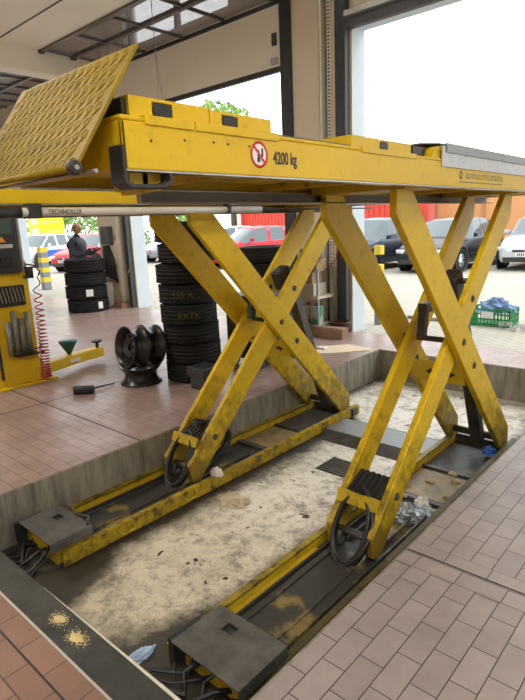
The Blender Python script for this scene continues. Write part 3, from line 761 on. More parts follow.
chalk(s2[4], .280, -1.25, '355 X', .085); chalk(s2[3], .280, -1.1, 'RX7X', .085)

# ------------------------------------------------------------------ steel rims
def rim(R=.20, wd=.17):
    mb = MB()
    mb.lathe([(R, -wd/2), (R+.004, -wd/2+.004), (R-.006, -wd/2+.018), (R-.02, -wd/2+.03), (R-.045, -wd*.12), (R-.045, wd*.12), (R-.02, wd/2-.03), (R-.006, wd/2-.018), (R+.004, wd/2-.004), (R, wd/2),
              (R-.012, wd/2-.002), (R-.028, wd/2-.03), (R-.052, wd*.12), (R-.052, -wd*.12), (R-.028, -wd/2+.03), (R-.012, -wd/2+.002)], 56)
    Rd = R-.05; zf = wd*.28; n = 60
    rings = [(.03, zf-.02), (.06, zf-.02), (.075, zf-.005), (.095, zf), (.122, zf-.008), (Rd, zf-.03)]
    v = []
    for k in range(n):
        for r, z in rings: v.append(Vector((r*cos(2*pi*k/n), r*sin(2*pi*k/n), z)))
    m = len(rings); f = []
    for k in range(n):
        k2 = (k+1) % n
        for i in range(m-1):
            if i == 3 and (k % 6) in (0, 1, 2): continue
            f.append((k*m+i, k2*m+i, k2*m+i+1, k*m+i+1))
    mb._faces(v, f, True)
    o = mb.build('steel_rim', RIMM, None, normals=True)
    b = MB()
    for k in range(5): a = 2*pi*k/5; b.cyl((.045*cos(a), .045*sin(a), zf-.022), (.045*cos(a), .045*sin(a), zf-.016), .008, 8)
    c = b.build('bolt_hole', INK, None); c.parent = o
    return o
r0 = rim(.205, .175)
def place_rim(o, loc, face, label):
    o.location = loc; q = Vector(face).to_track_quat('Z', 'Y'); o.rotation_euler = q.to_euler(); tag(o, label, 'wheel rim', 'black steel wheel rims')
def camdir(x, y, z): v = Vector((0, 0, 1.5)) - Vector((x, y, z)); return v.normalized()
place_rim(r0, (-4.41, 2.96, .385), (-.12, -.97, .13), 'black steel rim leaning face-out at the front of the rim pile')
r1 = copy_tree(r0); place_rim(r1, (-4.41, 3.145, .37), (-.12, -.97, .13), 'black steel rim leaning between the front rim and the tall tyre stack')
r2 = copy_tree(r0); place_rim(r2, (-4.455, 3.06, .088), (0, 0, 1), 'black steel rim lying flat under the leaning rims')

# black moulded case with tag
cs = thing('battery_case', 'small black case with a white tag on the tiles before the tall tyre stack', 'case', (-3.76, 3.30, 0))
MB().box(-3.86, -3.66, 3.20, 3.40, 0, .12).build('lower_case', BLK, cs, bevel=.012)
MB().box(-3.88, -3.64, 3.18, 3.42, .12, .22).build('lid', BLK, cs, bevel=.012)
MB().box(-3.641, -3.636, 3.28, 3.36, .14, .18).build('tag', WHT, cs)
# mallet
ml = thing('mallet', 'black rubber mallet with a long thin handle lying on the left tiles', 'hammer', (-4.6, 2.52, .035))
MB().tube([(-4.66, 2.42, .04), (-4.65, 2.44, .04), (-4.53, 2.55, .04), (-4.52, 2.56, .04)], [.034, .04, .04, .034], 20).build('mallet_head', mat('black_rubber', (.02, .022, .02), .6), ml)
MB().tube([(-4.58, 2.53, .035), (-4.615, 2.84, .014)], .008, 8).build('handle', BLK, ml)

# ------------------------------------------------------------------ two-post lift column on the left
tw = thing('two_post_lift', 'yellow two-post lift column with black control box at the left edge', 'car lift', (-5.55, 2.25, 0))
YP = mat('yellow_post_paint', (.74, .50, .01), .4, col2=(.62, .40, .01), scale=3, amt=.6)
MB().box(-5.75, -5.40, 2.02, 2.40, .02, 1.25).box(-5.75, -5.45, 2.02, 2.36, 1.25, 3.1).build('post', YP, tw, bevel=.008)
MB().box(-5.85, -5.34, 1.85, 2.55, 0, .02).prism([(2.40, .02), (2.53, .02), (2.40, .28)], 0, -5.43, -5.41).prism([(2.02, .02), (1.87, .02), (2.02, .32)], 0, -5.43, -5.41).build('base_plate', YP, tw, bevel=.003)
cbx = MB().box(-5.44, -5.33, 2.04, 2.31, 1.14, 1.74).build('control_box', BLK, tw, bevel=.012)
MB().box(-5.33, -5.326, 2.06, 2.27, 1.52, 1.68).build('instruction_panel', mat('dark_green_panel', (.05, .09, .07), .4), cbx)
MB().prism([(2.13, 1.44), (2.20, 1.44), (2.165, 1.495)], 0, -5.33, -5.326).build('warning_triangle', mat('warning_amber', (.8, .35, .05), .5), cbx)
MB().box(-5.33, -5.326, 2.12, 2.26, 1.385, 1.42).build('notice_sticker', mat('grey_label', (.5, .5, .48), .5), cbx)
MB().box(-5.33, -5.31, 2.13, 2.24, 1.20, 1.30).build('power_switch', INK, cbx, bevel=.006)
MB().box(-5.40, -5.36, 2.335, 2.36, 1.15, 1.80).build('cable_duct', mat('grey_duct', (.25, .25, .25), .4), tw)
MB().box(-5.46, -5.38, 2.0, 2.02, .1, 1.6).build('side_channel', BLK, tw)
rk = MB(); rk.box(-5.40, -5.375, 2.04, 2.33, .82, .84); rk.box(-5.40, -5.375, 2.04, 2.33, 1.00, 1.02); rk.box(-5.40, -5.37, 2.04, 2.055, .82, 1.02); rk.box(-5.40, -5.37, 2.315, 2.33, .82, 1.02); rk.box(-5.40, -5.395, 2.04, 2.33, .82, 1.02)
rack = rk.build('tool_rack', BLK, tw)
for k in range(7):
    y = 2.17+k*.035
    o = MB().obox((-5.365, y, .93), (.012, .012, .15), (.15, 0, 0)).build('hand_tool', STEEL, None)
    tag(o, 'small steel hand tool, %s in the black rack on the yellow column' % ('leftmost', 'second from left', 'third from left', 'middle one', 'third from right', 'second from right', 'rightmost')[k], 'tool', 'hand tools in the rack on the column')
for k in range(4):
    y = 2.19+k*.066; L = (.34, .44, .36, .42)[k]
    o = MB().tube([(-5.36, y, .33), (-5.36, y+.005, .33+L)], .026, 16).build('extension_tube', mat('grey_tube_metal', (.26, .26, .25), .4, .5, col2=(.15, .15, .14), scale=20), None)
    tag(o, 'grey lift extension tube, %s in the holder on the yellow column' % ('leftmost', 'second from left', 'third from left', 'rightmost')[k], 'lift adapter', 'grey extension tubes on the column')
ho = MB()
ho.box(-5.40, -5.32, 2.15, 2.43, .31, .325); ho.tube([(-5.40, 2.15, .37), (-5.325, 2.15, .37), (-5.325, 2.43, .37), (-5.40, 2.43, .37)], .007, 8)
ho.build('tube_holder', BLK, tw)
for c_ in tw.children: c_.location.y += .08
# lift arm with pad
arm = MB(); arm.prism([(-5.48, 2.40), (-5.36, 2.44), (-5.56, 3.10), (-5.60, 3.36), (-5.68, 3.36), (-5.68, 3.05)], 2, .06, .17); ao = arm.build('swing_arm', YP, tw, bevel=.006)
MB().tube([(-5.64, 3.30, .17), (-5.64, 3.30, .24)], .02, 14).tube([(-5.64, 3.30, .235), (-5.64, 3.30, .26)], .06, 20).build('support_pad', BLK, ao)
MB().tube([(-5.60, 2.45, .115), (-5.66, 3.3, .115)], .0, 3)
MB().prism([(2.86, .10), (2.98, .10), (2.98, .14), (2.86, .14)], 0, -5.475, -5.472).build('oval_label', WHT, ao)
cn = MB().lathe([(.02, 0), (.10, .14), (.10, .155), (.0, .155), (.0, 0)], 24, Matrix.Translation((-5.60, 2.92, .172)))
tag(cn.build('funnel', mat('dark_green_plastic', (.01, .10, .09), .4), None), 'dark green plastic funnel standing on the yellow swing arm', 'funnel')
# air hose
ah = thing('air_hose', 'red coiled air hose hanging beside the yellow lift column', 'hose', (-5.28, 2.5, 0))
pts = []; N = 420
for k in range(N):
    f = k/(N-1); z = 1.10 - 1.06*min(1, f*1.0) if True else 0
    z = 1.10 - 1.06*(f**.75); r = .034+.014*f; a = 2*pi*24*f**1.35
    pts.append((-5.28 - .02*f + r*cos(a), 2.50 - .01*f + r*sin(a), z))
MB().tube(pts, .0065, 6).build('coil', mat('red_hose', (.42, .03, .06), .4), ah)
MB().tube([(-5.36, 2.46, 1.16), (-5.34, 2.44, 1.22), (-5.30, 2.52, 1.20), (-5.27, 2.545, 1.14), (-5.28, 2.53, 1.10)], .009, 8).build('connector_hose', BLK, ah)
MB().box(-5.37, -5.31, 2.44, 2.50, 1.08, 1.19).box(-5.34, -5.31, 2.40, 2.50, 1.08, 1.11).build('coupling', BLK, ah, bevel=.006)

# ------------------------------------------------------------------ pier between doors 1 and 3: box, jacket, cylinder, pipes
bx = MB().box(-9.78, -9.52, 6.06, 6.20, 1.24, 1.60); tag(bx.build('wall_box', mat('dark_grey_box', (.09, .10, .11), .4, col2=(.2,.2,.2), scale=6), None, bevel=.015), 'dark grey switch box on the pier left of the tyre stack', 'switch box')
def jacket():
    mb = MB()
    def fn(u, v):
        z = 1.22 - .66*v; wv = .07 + .14*min(1, v*1.8) + .03*sin(6*v)
        a = pi*(u) ; x = -9.76 - cos(a)*wv + .10*v; y = 6.19 - sin(a)*(.06+.05*sin(9*u+3*v)**2)
        return Vector((x, y, z + .08*sin(u*5)*v))
    mb.grid(fn, 24, 14); return mb
tag(jacket().build('jacket', mat('black_cloth', (.025, .026, .03), .8, col2=(.10, .10, .11), scale=5), None), 'black work jacket hanging from the pier beside the stacked tyres', 'jacket')
cy_ = MB().cyl((-9.70, 6.085, 0), (-9.70, 6.085, .50), .105, 28); tag(cy_.build('white_bin', mat('off_white', (.80, .78, .72), .5), None, bevel=.01), 'white cylindrical bin standing at the pier behind the tyre stack', 'bin')
tag(MB().tube([(-9.55, 6.17, 1.30), (-9.40, 6.17, 1.42), (-9.25, 6.17, 1.35), (-9.22, 6.17, .9), (-9.17, 6.17, .15)], .012, 8).tube([(-9.22, 6.17, .72), (-9.15, 6.17, .64), (-9.03, 6.17, .75)], .008, 8).build('cable', mat('cream_cable', (.55, .5, .42), .5), None), 'pale cable looping from the switch box down the pier', 'cable')
tag(MB().box(-9.40, -9.16, 6.0, 6.18, 0, .10).build('wood_block', RUST, None), 'brown wooden block at the foot of the pier behind the tyres', 'block')
# low boxes / shelf at the middle pier
sh = thing('shelf_rack', 'low white shelf with boxes at the middle pier', 'shelf', (-4.55, 5.95, 0))
MB().box(-5.0, -4.22, 5.78, 6.15, .50, .54).build('shelf_board', mat('pale_board', (.68, .62, .48), .6), sh)
MB().box(-5.0, -4.22, 5.78, 6.15, .12, .15).build('shelf_board', mat('pale_board', (.68, .62, .48), .6), sh)
for x in (-4.99, -4.25):
    for y in (5.79, 6.12): MB().box(x, x+.025, y, y+.025, 0, .9).build('leg', GALV, sh)
tag(MB().box(-4.85, -4.32, 5.82, 6.1, .54, .70).build('paper_stack', mat('paper_box', (.72, .66, .52), .7), None, bevel=.004), 'cream box of papers on the low white shelf', 'box')
tag(MB().box(-4.80, -4.36, 5.84, 6.08, .70, .86).build('cardboard_box', CARD, None), 'brown cardboard box on the cream box of papers', 'box')
tag(MB().obox((-4.42, 5.95, .95), (.34, .2, .02), (.2, -.35, .2)).obox((-4.30, 5.95, .92), (.02, .2, .12), (0, .3, 0)).build('cardboard_flap', mat('kraft', (.6, .45, .25), .8), None), 'open kraft cardboard piece leaning above the brown box', 'box')
tag(MB().tube([(-4.55, 5.95, 1.02), (-4.55, 5.95, 1.16)], .07, 16).build('maroon_can', mat('maroon', (.2, .01, .04), .4), None), 'maroon round can on top of the cardboard', 'can')
for k, (x, c, n) in enumerate(((-4.62, (.02, .25, .10), 'green'), (-4.46, (.55, .03, .04), 'red'), (-4.32, (.03, .3, .14), 'dark green'))):
    can = thing('fluid_canister', n+' topped fluid canister on the bottom shelf at the middle pier', 'canister', (x, 5.88, .15))
    MB().box(x-.06, x+.06, 5.80, 5.96, .15, .40).build('body', mat('can_white_%d' % k, (.6, .65, .6), .5, col2=c, scale=5, amt=1, lo=.45, hi=.55), can, bevel=.015)
    MB().cyl((x, 5.88, .40), (x, 5.88, .44), .025, 14).build('cap', mat('cap_%d' % k, c, .4), can)
tag(MB().box(-4.42, -3.83, 5.76, 5.9, 0.0, .14).build('timber_beam', mat('brown_beam', (.30, .19, .12), .7, col2=(.2, .12, .08), scale=8), None, bevel=.004), 'short brown timber beam on the floor at the middle pier', 'beam')
bk = thing('basin', 'dark brown round basin on the floor behind the timber beam', 'basin', (-4.05, 6.05, 0))
MB().lathe([(.10, 0), (.14, .17), (.15, .17), (.15, .18), (.13, .18), (.09, .012), (0, .012), (0, 0)], 32, Matrix.Translation((-4.05, 6.05, 0))).build('bowl', mat('maroon_basin', (.10, .04, .03), .4), bk)
tag(MB().tube([(-4.12, 6.18, 1.33), (-4.12, 6.15, 1.33)], .06, 16).tube([(-4.12, 6.14, 1.30), (-4.16, 6.12, 1.0), (-4.32, 6.12, .86), (-4.44, 6.12, .92), (-4.46, 6.15, 1.1)], .007, 8).build('cable_reel', RED, None), 'small red cable plug with wire on the middle pier', 'cable')
fl = MB(); fl.prism([(-3.88, 5.26), (-3.80, 5.05), (-3.62, 4.98), (-3.40, 5.2), (-3.22, 5.42), (-3.25, 5.52), (-3.6, 5.56)], 2, .001, .008)
tag(fl.build('cardboard_sheet', mat('pale_card', (.72, .6, .45), .8, col2=(.6, .48, .34), scale=4), None), 'flat irregular sheet of cardboard lying on the floor at the pit corner', 'cardboard')
tag(MB().box(-3.80, -3.68, 5.15, 5.24, .009, .03).build('white_packet', WHT, None, bevel=.005), 'small white packet on the flat cardboard sheet', 'packet')
# dark tool trolley behind the far scissor
tr = thing('tool_trolley', 'black tool trolley behind the far lift right of the tall tyre stack', 'trolley', (-4.0, 4.35, 0))
MB().box(-4.2, -3.72, 4.05, 4.75, .10, .78).build('cabinet', mat('trolley_black', (.018, .018, .022), .35), tr, bevel=.01)
for k in range(4):
    dd = MB().box(-3.72, -3.705, 4.08, 4.72, .13+.16*k, .27+.16*k).build('drawer', BLK, tr, bevel=.004)
    MB().box(-3.705, -3.69, 4.12, 4.68, .235+.16*k, .25+.16*k).build('handle', STEELD, dd)
for x in (-4.15, -3.77):
    for y in (4.12, 4.68): MB().cyl((x-.015, y, .05), (x+.015, y, .05), .05, 16).build('castor', BLK, tr)

# ------------------------------------------------------------------ outside
PAVE = tile_mat('pavers_outside', (.44, .41, .34), (.38, .355, .29), (.24, .225, .19), .6, bw=.22, rh=.11, rough=.8, msize=.006, dirt=(.3, .28, .24), damt=.3)
struct('floor_outside', MB().box(-90, 40, 6.28, 80, -.6, -.015), PAVE)
struct('floor_outside_back', MB().box(-90, 40, -40, -4.2, -.6, -.015), PAVE)
CARS = {}
def car(label, loc, rotz, col, L=4.3, H=1.48, W=1.76, hood=.95, boot=.35, face_detail=True, plate=None, stripe=None, group='parked cars outside'):
    t = thing('car', label, 'car', (0, 0, 0), group)
    P = mat('car_paint_%s' % ('_'.join('%02d' % int(c*99) for c in col)), col, .25, .3 if max(col) < .5 else .1)
    G = mat('car_glass', (.10, .13, .14), .06, .2, spec=.9)
    # stations along length x from 0 (front) to L
    st = [(0.0, .30, .52, .52, .70), (.10, .22, .66, .67, .82), (.45, .20, .76, .78, .90), (hood, .20, .86, .90, .96), (hood+.75, .20, .90, H-.06, 1.0), (hood+1.25, .20, .92, H, 1.0),
          (L-1.2, .20, .94, H-.02, 1.0), (L-boot, .22, .96, H-.18, .98), (L-.12, .28, .95, .97, .93), (L, .34, .80, .80, .86)]
    def at(x):
        for a, b in zip(st, st[1:]):
            if a[0] <= x <= b[0]:
                f = (x-a[0])/(b[0]-a[0]); return [a[i]+(b[i]-a[i])*f for i in range(1, 5)]
        return list(st[-1][1:])
    xs = sorted(set([s[0] for s in st] + [L*k/36 for k in range(37)]))
    xs = [x for i, x in enumerate(xs) if i == 0 or x-xs[i-1] > .02 or x in [s[0] for s in st]]
    rings = []
    for x in xs:
        zb, zl, zr, wf = at(x); hw = W/2*wf
        roofw = hw*(.78 if zr > zl+.1 else .9)
        side = [(0, zb), (hw*.9, zb), (hw*.985, zb+.08), (hw, zb+(zl-zb)*.55), (hw*.975, zl-.03), (hw*.94, zl)]
        ext = [(hw*.94+(roofw-hw*.94)*.5, zl+(zr-zl)*.5), (roofw, max(zl+.002, zr-.05)), (roofw*.85, zr-.01), (0, zr+.012)]
        half = side+ext
        rings.append([Vector((x-L/2, y, z)) for y, z in half] + [Vector((x-L/2, -y, z)) for y, z in half[-2:0:-1]])
    n = len(rings[0]); body = MB(); glass = MB(); half_n = 10
    def quad(mb, a, b, c, d): mb._faces([a, b, c, d], [(0, 1, 2, 3)], True)
    for i in range(len(rings)-1):
        xm = (xs[i]+xs[i+1])/2; zb, zl, zr, wf = at(xm)
        for k in range(n):
            k2 = (k+1) % n
            idx = k if k < 9 else n-1-k
            isglass = False
            if zr > zl+.06:
                sideg = idx in (5, 6) and hood+.25 < xm < L-boot-.02 and not any(abs(xm-p) < .05 for p in (hood+1.35, L-1.25))
                topg = idx in (7, 8) and (hood+.06 < xm < hood+.70)
                backg = idx in (7, 8) and (xm > L-boot+.02 and xm < L-.14)
                isglass = sideg or topg or backg or (idx == 6 and hood+.06 < xm < hood+.7)
            quad(glass if isglass else body, rings[i][k], rings[i][k2], rings[i+1][k2], rings[i+1][k])
    for rr_, rev in ((rings[0], False), (rings[-1], True)):
        body._faces(rr_, [tuple(range(n))])
    body.build('body', P, t, weld=True); glass.build('window_glass', G, t, weld=True)
    # wheels
    for wx in (.82-L/2, L-.78-L/2):
        for s in (1, -1):
            y = s*(W/2-.09); M = Matrix.Translation((wx, y, .315)) @ Matrix.Rotation(pi/2, 4, 'X')
            wv = MB().lathe([(.20, -.09), (.29, -.10), (.315, -.08), (.315, .08), (.29, .10), (.20, .09)], 32, M).build('wheel', RUB, t)
            a = MB().lathe([(.0, -.07), (.21, -.075), (.21, .075), (.0, .07)], 32, M)
            a.build('hub_cap', mat('alloy', (.55, .56, .58), .3, .6), wv)
            h = MB(); 
            for k in range(5):
                an = 2*pi*k/5; h.disc((wx+.12*cos(an), y+s*.0765, .315+.12*sin(an)), .035, 1, 12)
            h.build('wheel_opening', INK, wv)
            MB().lathe([(.33, -.02), (.40, -.02), (.40, .02), (.33, .02)], 32, Matrix.Translation((wx, s*(W/2-.005), .33)) @ Matrix.Rotation(pi/2, 4, 'X')).build('wheel_arch', BLK, t)
    # front
    x0 = -L/2
    MB().box(x0-.03, x0+.05, -W*.33, W*.33, .24, .36).build('lower_grille', BLK, t, bevel=.01)
    MB().box(x0-.012, x0+.05, -W*.20, W*.20, .50, .56).build('radiator_grille', BLK, t, bevel=.01)
    MB().disc((x0-.016, 0, .53), .05, 0, 16).build('front_emblem', STEEL, t)
    for s in (1, -1):
        M = Matrix.Translation((x0+.13, s*W*.345, .585)) @ Matrix.Rotation(s*-.5, 4, 'Z')
        MB().box(-.10, .10, -.15, .15, -.06, .055, M).build('headlight', mat('headlight', (.75, .78, .8), .1, .3), t, bevel=.03)
        MB().box(hood+.42-L/2, hood+.58-L/2, s*(W/2+.0)-.05, s*(W/2+.14), .93, 1.05).build('wing_mirror', P, t, bevel=.03)
    pl = MB().box(x0-.036, x0-.03, -.26, .26, .38, .49).build('number_plate', WHT, t)
    MB().box(x0-.038, x0-.035, -.26, -.21, .38, .49).build('country_band', mat('plate_blue', (.02, .08, .5), .5), pl)
    ll = MB()
    for q in range(8):
        if q != 3: ll.box(x0-.039, x0-.035, -.18+q*.052, -.145+q*.052, .40, .47)
    ll.build('plate_characters', mat('plate_ink', (.12, .12, .13), .5), pl)
    MB().box(L/2-.03, L/2+.02, -W*.4, -W*.25, .62, .78).box(L/2-.03, L/2+.02, W*.25, W*.4, .62, .78).build('tail_light', mat('tail_red', (.5, .02, .02), .3), t)
    for s in (1, -1): MB().box(hood+.35-L/2, L-.9-L/2, s*W/2-.004, s*W/2+.006, .44, .48).build('side_trim', BLK, t)
    if stripe: MB().box(hood-.3-L/2, L-.5-L/2, W/2-.0, W/2+.012, .45, .75).box(hood-.3-L/2, L-.5-L/2, -W/2-.012, -W/2, .45, .75).build('livery_stripe', stripe, t)
    t.location = loc; t.rotation_euler = (0, 0, rotz)
    return t
# facing the building: front (-x local) towards -Y world => rotate +90deg
DARK = (.025, .03, .045); SILV = (.62, .64, .66)
car('dark blue hatchback parked nearest the right side of the middle pier', (-9.15, 15.75, 0), radians(86), (.03, .04, .06), L=4.4, H=1.56)
car('black compact car parked between the blue hatchback and the silver car', (-6.8, 16.2, 0), radians(88), (.018, .02, .024), L=4.1, H=1.46)
car('silver car facing the workshop, right of the black compact car', (-4.55, 17.7, 0), radians(92), (.52, .54, .57), L=4.4, H=1.44)
car('white car parked behind the red car seen past the tall tyre stack', (-17.6, 17.2, 0), radians(75), (.7, .72, .73), L=4.3, H=1.5)
car('bright red car seen between the far scissor arms', (-14.3, 15.6, 0), radians(70), (.5, .015, .03), L=4.2, H=1.46)
car('red hatchback standing behind the man in the left doorway', (-20.6, 12.6, 0), radians(110), (.5, .015, .02), L=4.2, H=1.45)
car('white car with a blue flank leftmost in the left doorway', (-26.2, 13.0, 0), radians(115), (.75, .77, .8), L=4.4, H=1.5, stripe=mat('livery_blue', (.02, .12, .55), .4))
car('grey car at the left side of the tall tyre stack', (-20.8, 17.4, 0), radians(80), (.35, .37, .4), L=4.3, H=1.45)

# containers, fence, sign, bollards
ORG = mat('orange_boards', (.62, .30, .12), .8, col2=(.52, .24, .09), scale=6, stretch=(1, 1, .2))
fe = thing('wooden_fence', 'long orange wooden fence behind the parked cars on the right', 'fence', (-5, 24, 0))
MB().box(-10.9, 4, 24, 24.04, 0, 2.9).build('board_panel', ORG, fe)
for k in range(7): MB().box(-10.9+k*2.1, -10.78+k*2.1, 23.92, 24, 0, 2.9).build('fence_post', mat('post_brown', (.4, .2, .1), .8), fe)
RC = mat('red_container_paint', (.62, .05, .02), .5, col2=(.5, .04, .02), scale=3)
def container(label, x0, x1, y, h, n):
    c = thing('container', label, 'container', ((x0+x1)/2, y, 0), None)
    b = MB(); b.box(x0, x1, y, y+2.4, -.015, h)
    k = x0+.1
    while k < x1-.1: b.box(k, k+.12, y-.03, y, .3, h-.15); k += .28
    b.build('body', RC, c); MB().box(x0-.03, x1+.03, y-.05, y+2.45, h-.12, h).build('top_rail', RC, c)
    return c
container('red container behind the dark cars right of the middle pier', -16.2, -11.1, 22.5, 2.75, 1)
container('red container standing beyond the red car at the middle pier', -26, -21.2, 27, 4.3, 1)
wb = MB().box(-29.5, -26.6, 30, 32, -.015, 4.2); tag(wb.build('white_van_box', mat('white_panel', (.75, .76, .76), .6), None), 'white box body standing left of the red container', 'container')
sg = thing('price_sign', 'tall yellow sign board with white lines of print in the left doorway', 'sign', (-30.5, 15.5, 0))
SY = mat('sign_yellow', (.85, .70, .01), .5)
MB().obox((-30.5, 15.5, 1.95), (1.9, .15, 3.9), (0, 0, .9)).build('board', SY, sg)
Mr = Matrix.Translation((-30.5, 15.5, 0)) @ Matrix.Rotation(.9, 4, 'Z')
q = MB()
for k in range(4):
    q.box(-.8, -.45, -.1, -.08, 1.5+.55*k, 1.85+.55*k, Mr); q.box(-.2, .7, -.1, -.08, 1.6+.55*k, 1.66+.55*k, Mr)
q.build('pictogram_rows', mat('sign_pale', (.85, .80, .5), .5), sg)
fp = thing('flag_sign', 'narrow white banner sign with green and blue stripes at the left doorway', 'sign', (-33.3, 14.6, 0))
MB().box(-33.6, -32.9, 14.6, 14.7, 0, 3.4).build('banner', WHT, fp)
MB().box(-33.5, -33.1, 14.58, 14.6, 1.9, 2.5).build('blue_stripe', mat('teal', (.1, .5, .6), .5), fp); MB().box(-33.5, -33.1, 14.58, 14.6, 1.0, 1.7).build('green_stripe', mat('lime', (.4, .6, .1), .5), fp)
def bollard(x, y, label, h=1.15, r=.10):
    b = thing('bollard', label, 'bollard', (x, y, 0), 'striped bollards at the doors')
    MB().box(x-r, x+r, y-r, y+r, -.01, h).build('post', mat('bollard_grey', (.22, .23, .25), .6), b, bevel=.01)
    for k in range(4):
        MB().box(x-r-.003, x+r+.003, y-r-.003, y+r+.003, .2+k*.27, .33+k*.27).build('yellow_band', mat('bollard_yellow', (.75, .55, .02), .5), b)
    return b
bollard(-14.6, 7.2, 'yellow and grey striped bollard outside the left doorway')
bollard(-4.02, 7.02, 'yellow and grey striped bollard beside the right doorway jamb', h=.42, r=.05)
# light poles in the left doorway
tag(MB().cyl((-36, 18, 0), (-36, 18, 6), .09, 12).build('lamp_post', mat('pale_pole', (.7, .72, .72), .5), None), 'pale pole before the bushes in the left doorway', 'pole')

# green crate with things
gc = thing('plastic_crate', 'green plastic crate on the paving outside the right doorway', 'crate', (-2.6, 7.75, 0))
GM = mat('green_plastic', (.02, .30, .09), .45)
g = MB(); X0_, X1_, Y0_, Y1_ = -2.92, -2.34, 7.58, 7.98
g.box(X0_, X1_, Y0_, Y1_, -.01, .01)
def crate_side(x0, x1, y0, y1, along):
    for z in (.01, .08, .15, .21): g.box(x0, x1, y0, y1, z, z+.02)
    n = 12
    for k in range(n+1):
        if along == 'x': xx = x0+(x1-x0-.012)*k/n; g.box(xx, xx+.012, y0, y1, .01, .23)
        else: yy = y0+(y1-y0-.012)*k/n; g.box(x0, x1, yy, yy+.012, .01, .23)
crate_side(X0_, X1_, Y0_, Y0_+.012, 'x'); crate_side(X0_, X1_, Y1_-.012, Y1_, 'x'); crate_side(X0_, X0_+.012, Y0_, Y1_, 'y'); crate_side(X1_-.012, X1_, Y0_, Y1_, 'y')
g.build('slatted_body', GM, gc); MB().box(-2.72, -2.56, Y0_-.004, Y0_, .10, .19).build('crate_label', WHT, gc)
crumple('blue_sheet', (-2.58, 7.8, .16), (.24, .15, .16), mat('blue_tarp', (.10, .22, .42), .5, col2=(.3, .4, .5), scale=8), 'folded blue tarpaulin in the green crate', 'tarpaulin', 41)
ch = MB(); rnd = random.Random(5)
for k in range(34):
    c = Vector((-2.30+rnd.random()*.35-.12, 7.36+rnd.random()*.2, .01+rnd.random()*.07)); M = Matrix.Translation(c) @ Matrix.Rotation(rnd.random()*3, 4, 'Z') @ Matrix.Rotation(rnd.random()*1.2, 4, 'X')
    ch.tube([M @ Vector((.03*cos(2*pi*q/10), .018*sin(2*pi*q/10), 0)) for q in range(10)], .004, 5, closed=True)
tag(ch.build('chain', STEEL, None), 'heap of steel chain on the paving before the green crate', 'chain')
tag(MB().obox((-3.42, 7.66, .01), (.9, .09, .05), (0, 0, -.05)).build('steel_bar', mat('weathered_bar', (.25, .24, .2), .6), None), 'long grey bar lying left of the green crate outside', 'bar')

# trees and bushes
LEAF = mat('leaf_green', (.16, .30, .06), .7, col2=(.30, .45, .12), scale=1.5, amt=1)
BARK = mat('bark', (.12, .09, .06), .9)
def tree(name, x, y, h, rad, label, seed, trunk=True, n=1500, zc=None, flat=1.0, leaf=.16):
    rnd = random.Random(seed); t = thing(name, label, 'tree' if trunk else 'bush', (x, y, 0))
    zc = zc if zc is not None else h-rad*flat
    mb = MB(); blobs = [(rnd.uniform(-.6, .6)*rad, rnd.uniform(-.4, .4)*rad, rnd.uniform(-.6, .6)*rad*flat, rnd.uniform(.3, .5)*rad) for _ in range(10)]
    for k in range(n):
        bxx, byy, bz, br = blobs[k % 10]
        v = Vector((rnd.gauss(0, 1), rnd.gauss(0, 1), rnd.gauss(0, 1))).normalized()*br*rnd.uniform(.7, 1.05)
        c = Vector((x+bxx+v.x, y+byy+v.y, zc+bz+v.z*flat)); e = leaf*rnd.uniform(.7, 1.4)
        a = Vector((rnd.gauss(0, 1), rnd.gauss(0, 1), rnd.gauss(0, 1))).normalized(); b = a.orthogonal().normalized()
        mb._faces([c-a*e, c+b*e*.5, c+a*e, c-b*e*.5], [(0, 1, 2, 3)])
    mb.build('foliage', LEAF, t, normals=False)
    if trunk:
        MB().tube([(x, y, 0), (x+.05, y, zc-rad*.3), (x, y, zc+.2)], [.22, .15, .06], 10).build('trunk', BARK, t)
    return t
tree('tree', -26.2, 26.5, 9.3, 2.1, 'tall tree crown showing above the near runway', 1, zc=7.75, n=1000)
tree('tree', -27.5, 38, 6, 3.0, 'leafy tree behind the cars past the tall tyre stack', 2, zc=4.8, n=2200)
tree('tree', -7.2, 27.5, 5.3, 1.2, 'tree at the right picture edge above the runway', 3, zc=4.3, n=900)
tree('hedge_bush', -46.5, 25, 5.6, 3.6, 'light green bush behind the yellow sign in the left doorway', 4, trunk=False, zc=2.9, n=3600)
tree('hedge_bush', -38.6, 25.0, 5.6, 3.6, 'light green bush behind the standing man', 5, trunk=False, zc=2.9, n=3600)
tree('hedge_bush', -32.2, 27, 4.0, 2.8, 'light green bush far right of the standing man', 6, trunk=False, zc=2.0, n=2000)
tree('hedge_bush', -9.6, 22.6, 1.9, .75, 'reddish brown bush between the black and the silver car', 7, trunk=False, zc=.65, n=700, leaf=.08)
bpy.data.objects['foliage.006'].data.materials[0] = mat('brown_leaves', (.28, .14, .08), .8)

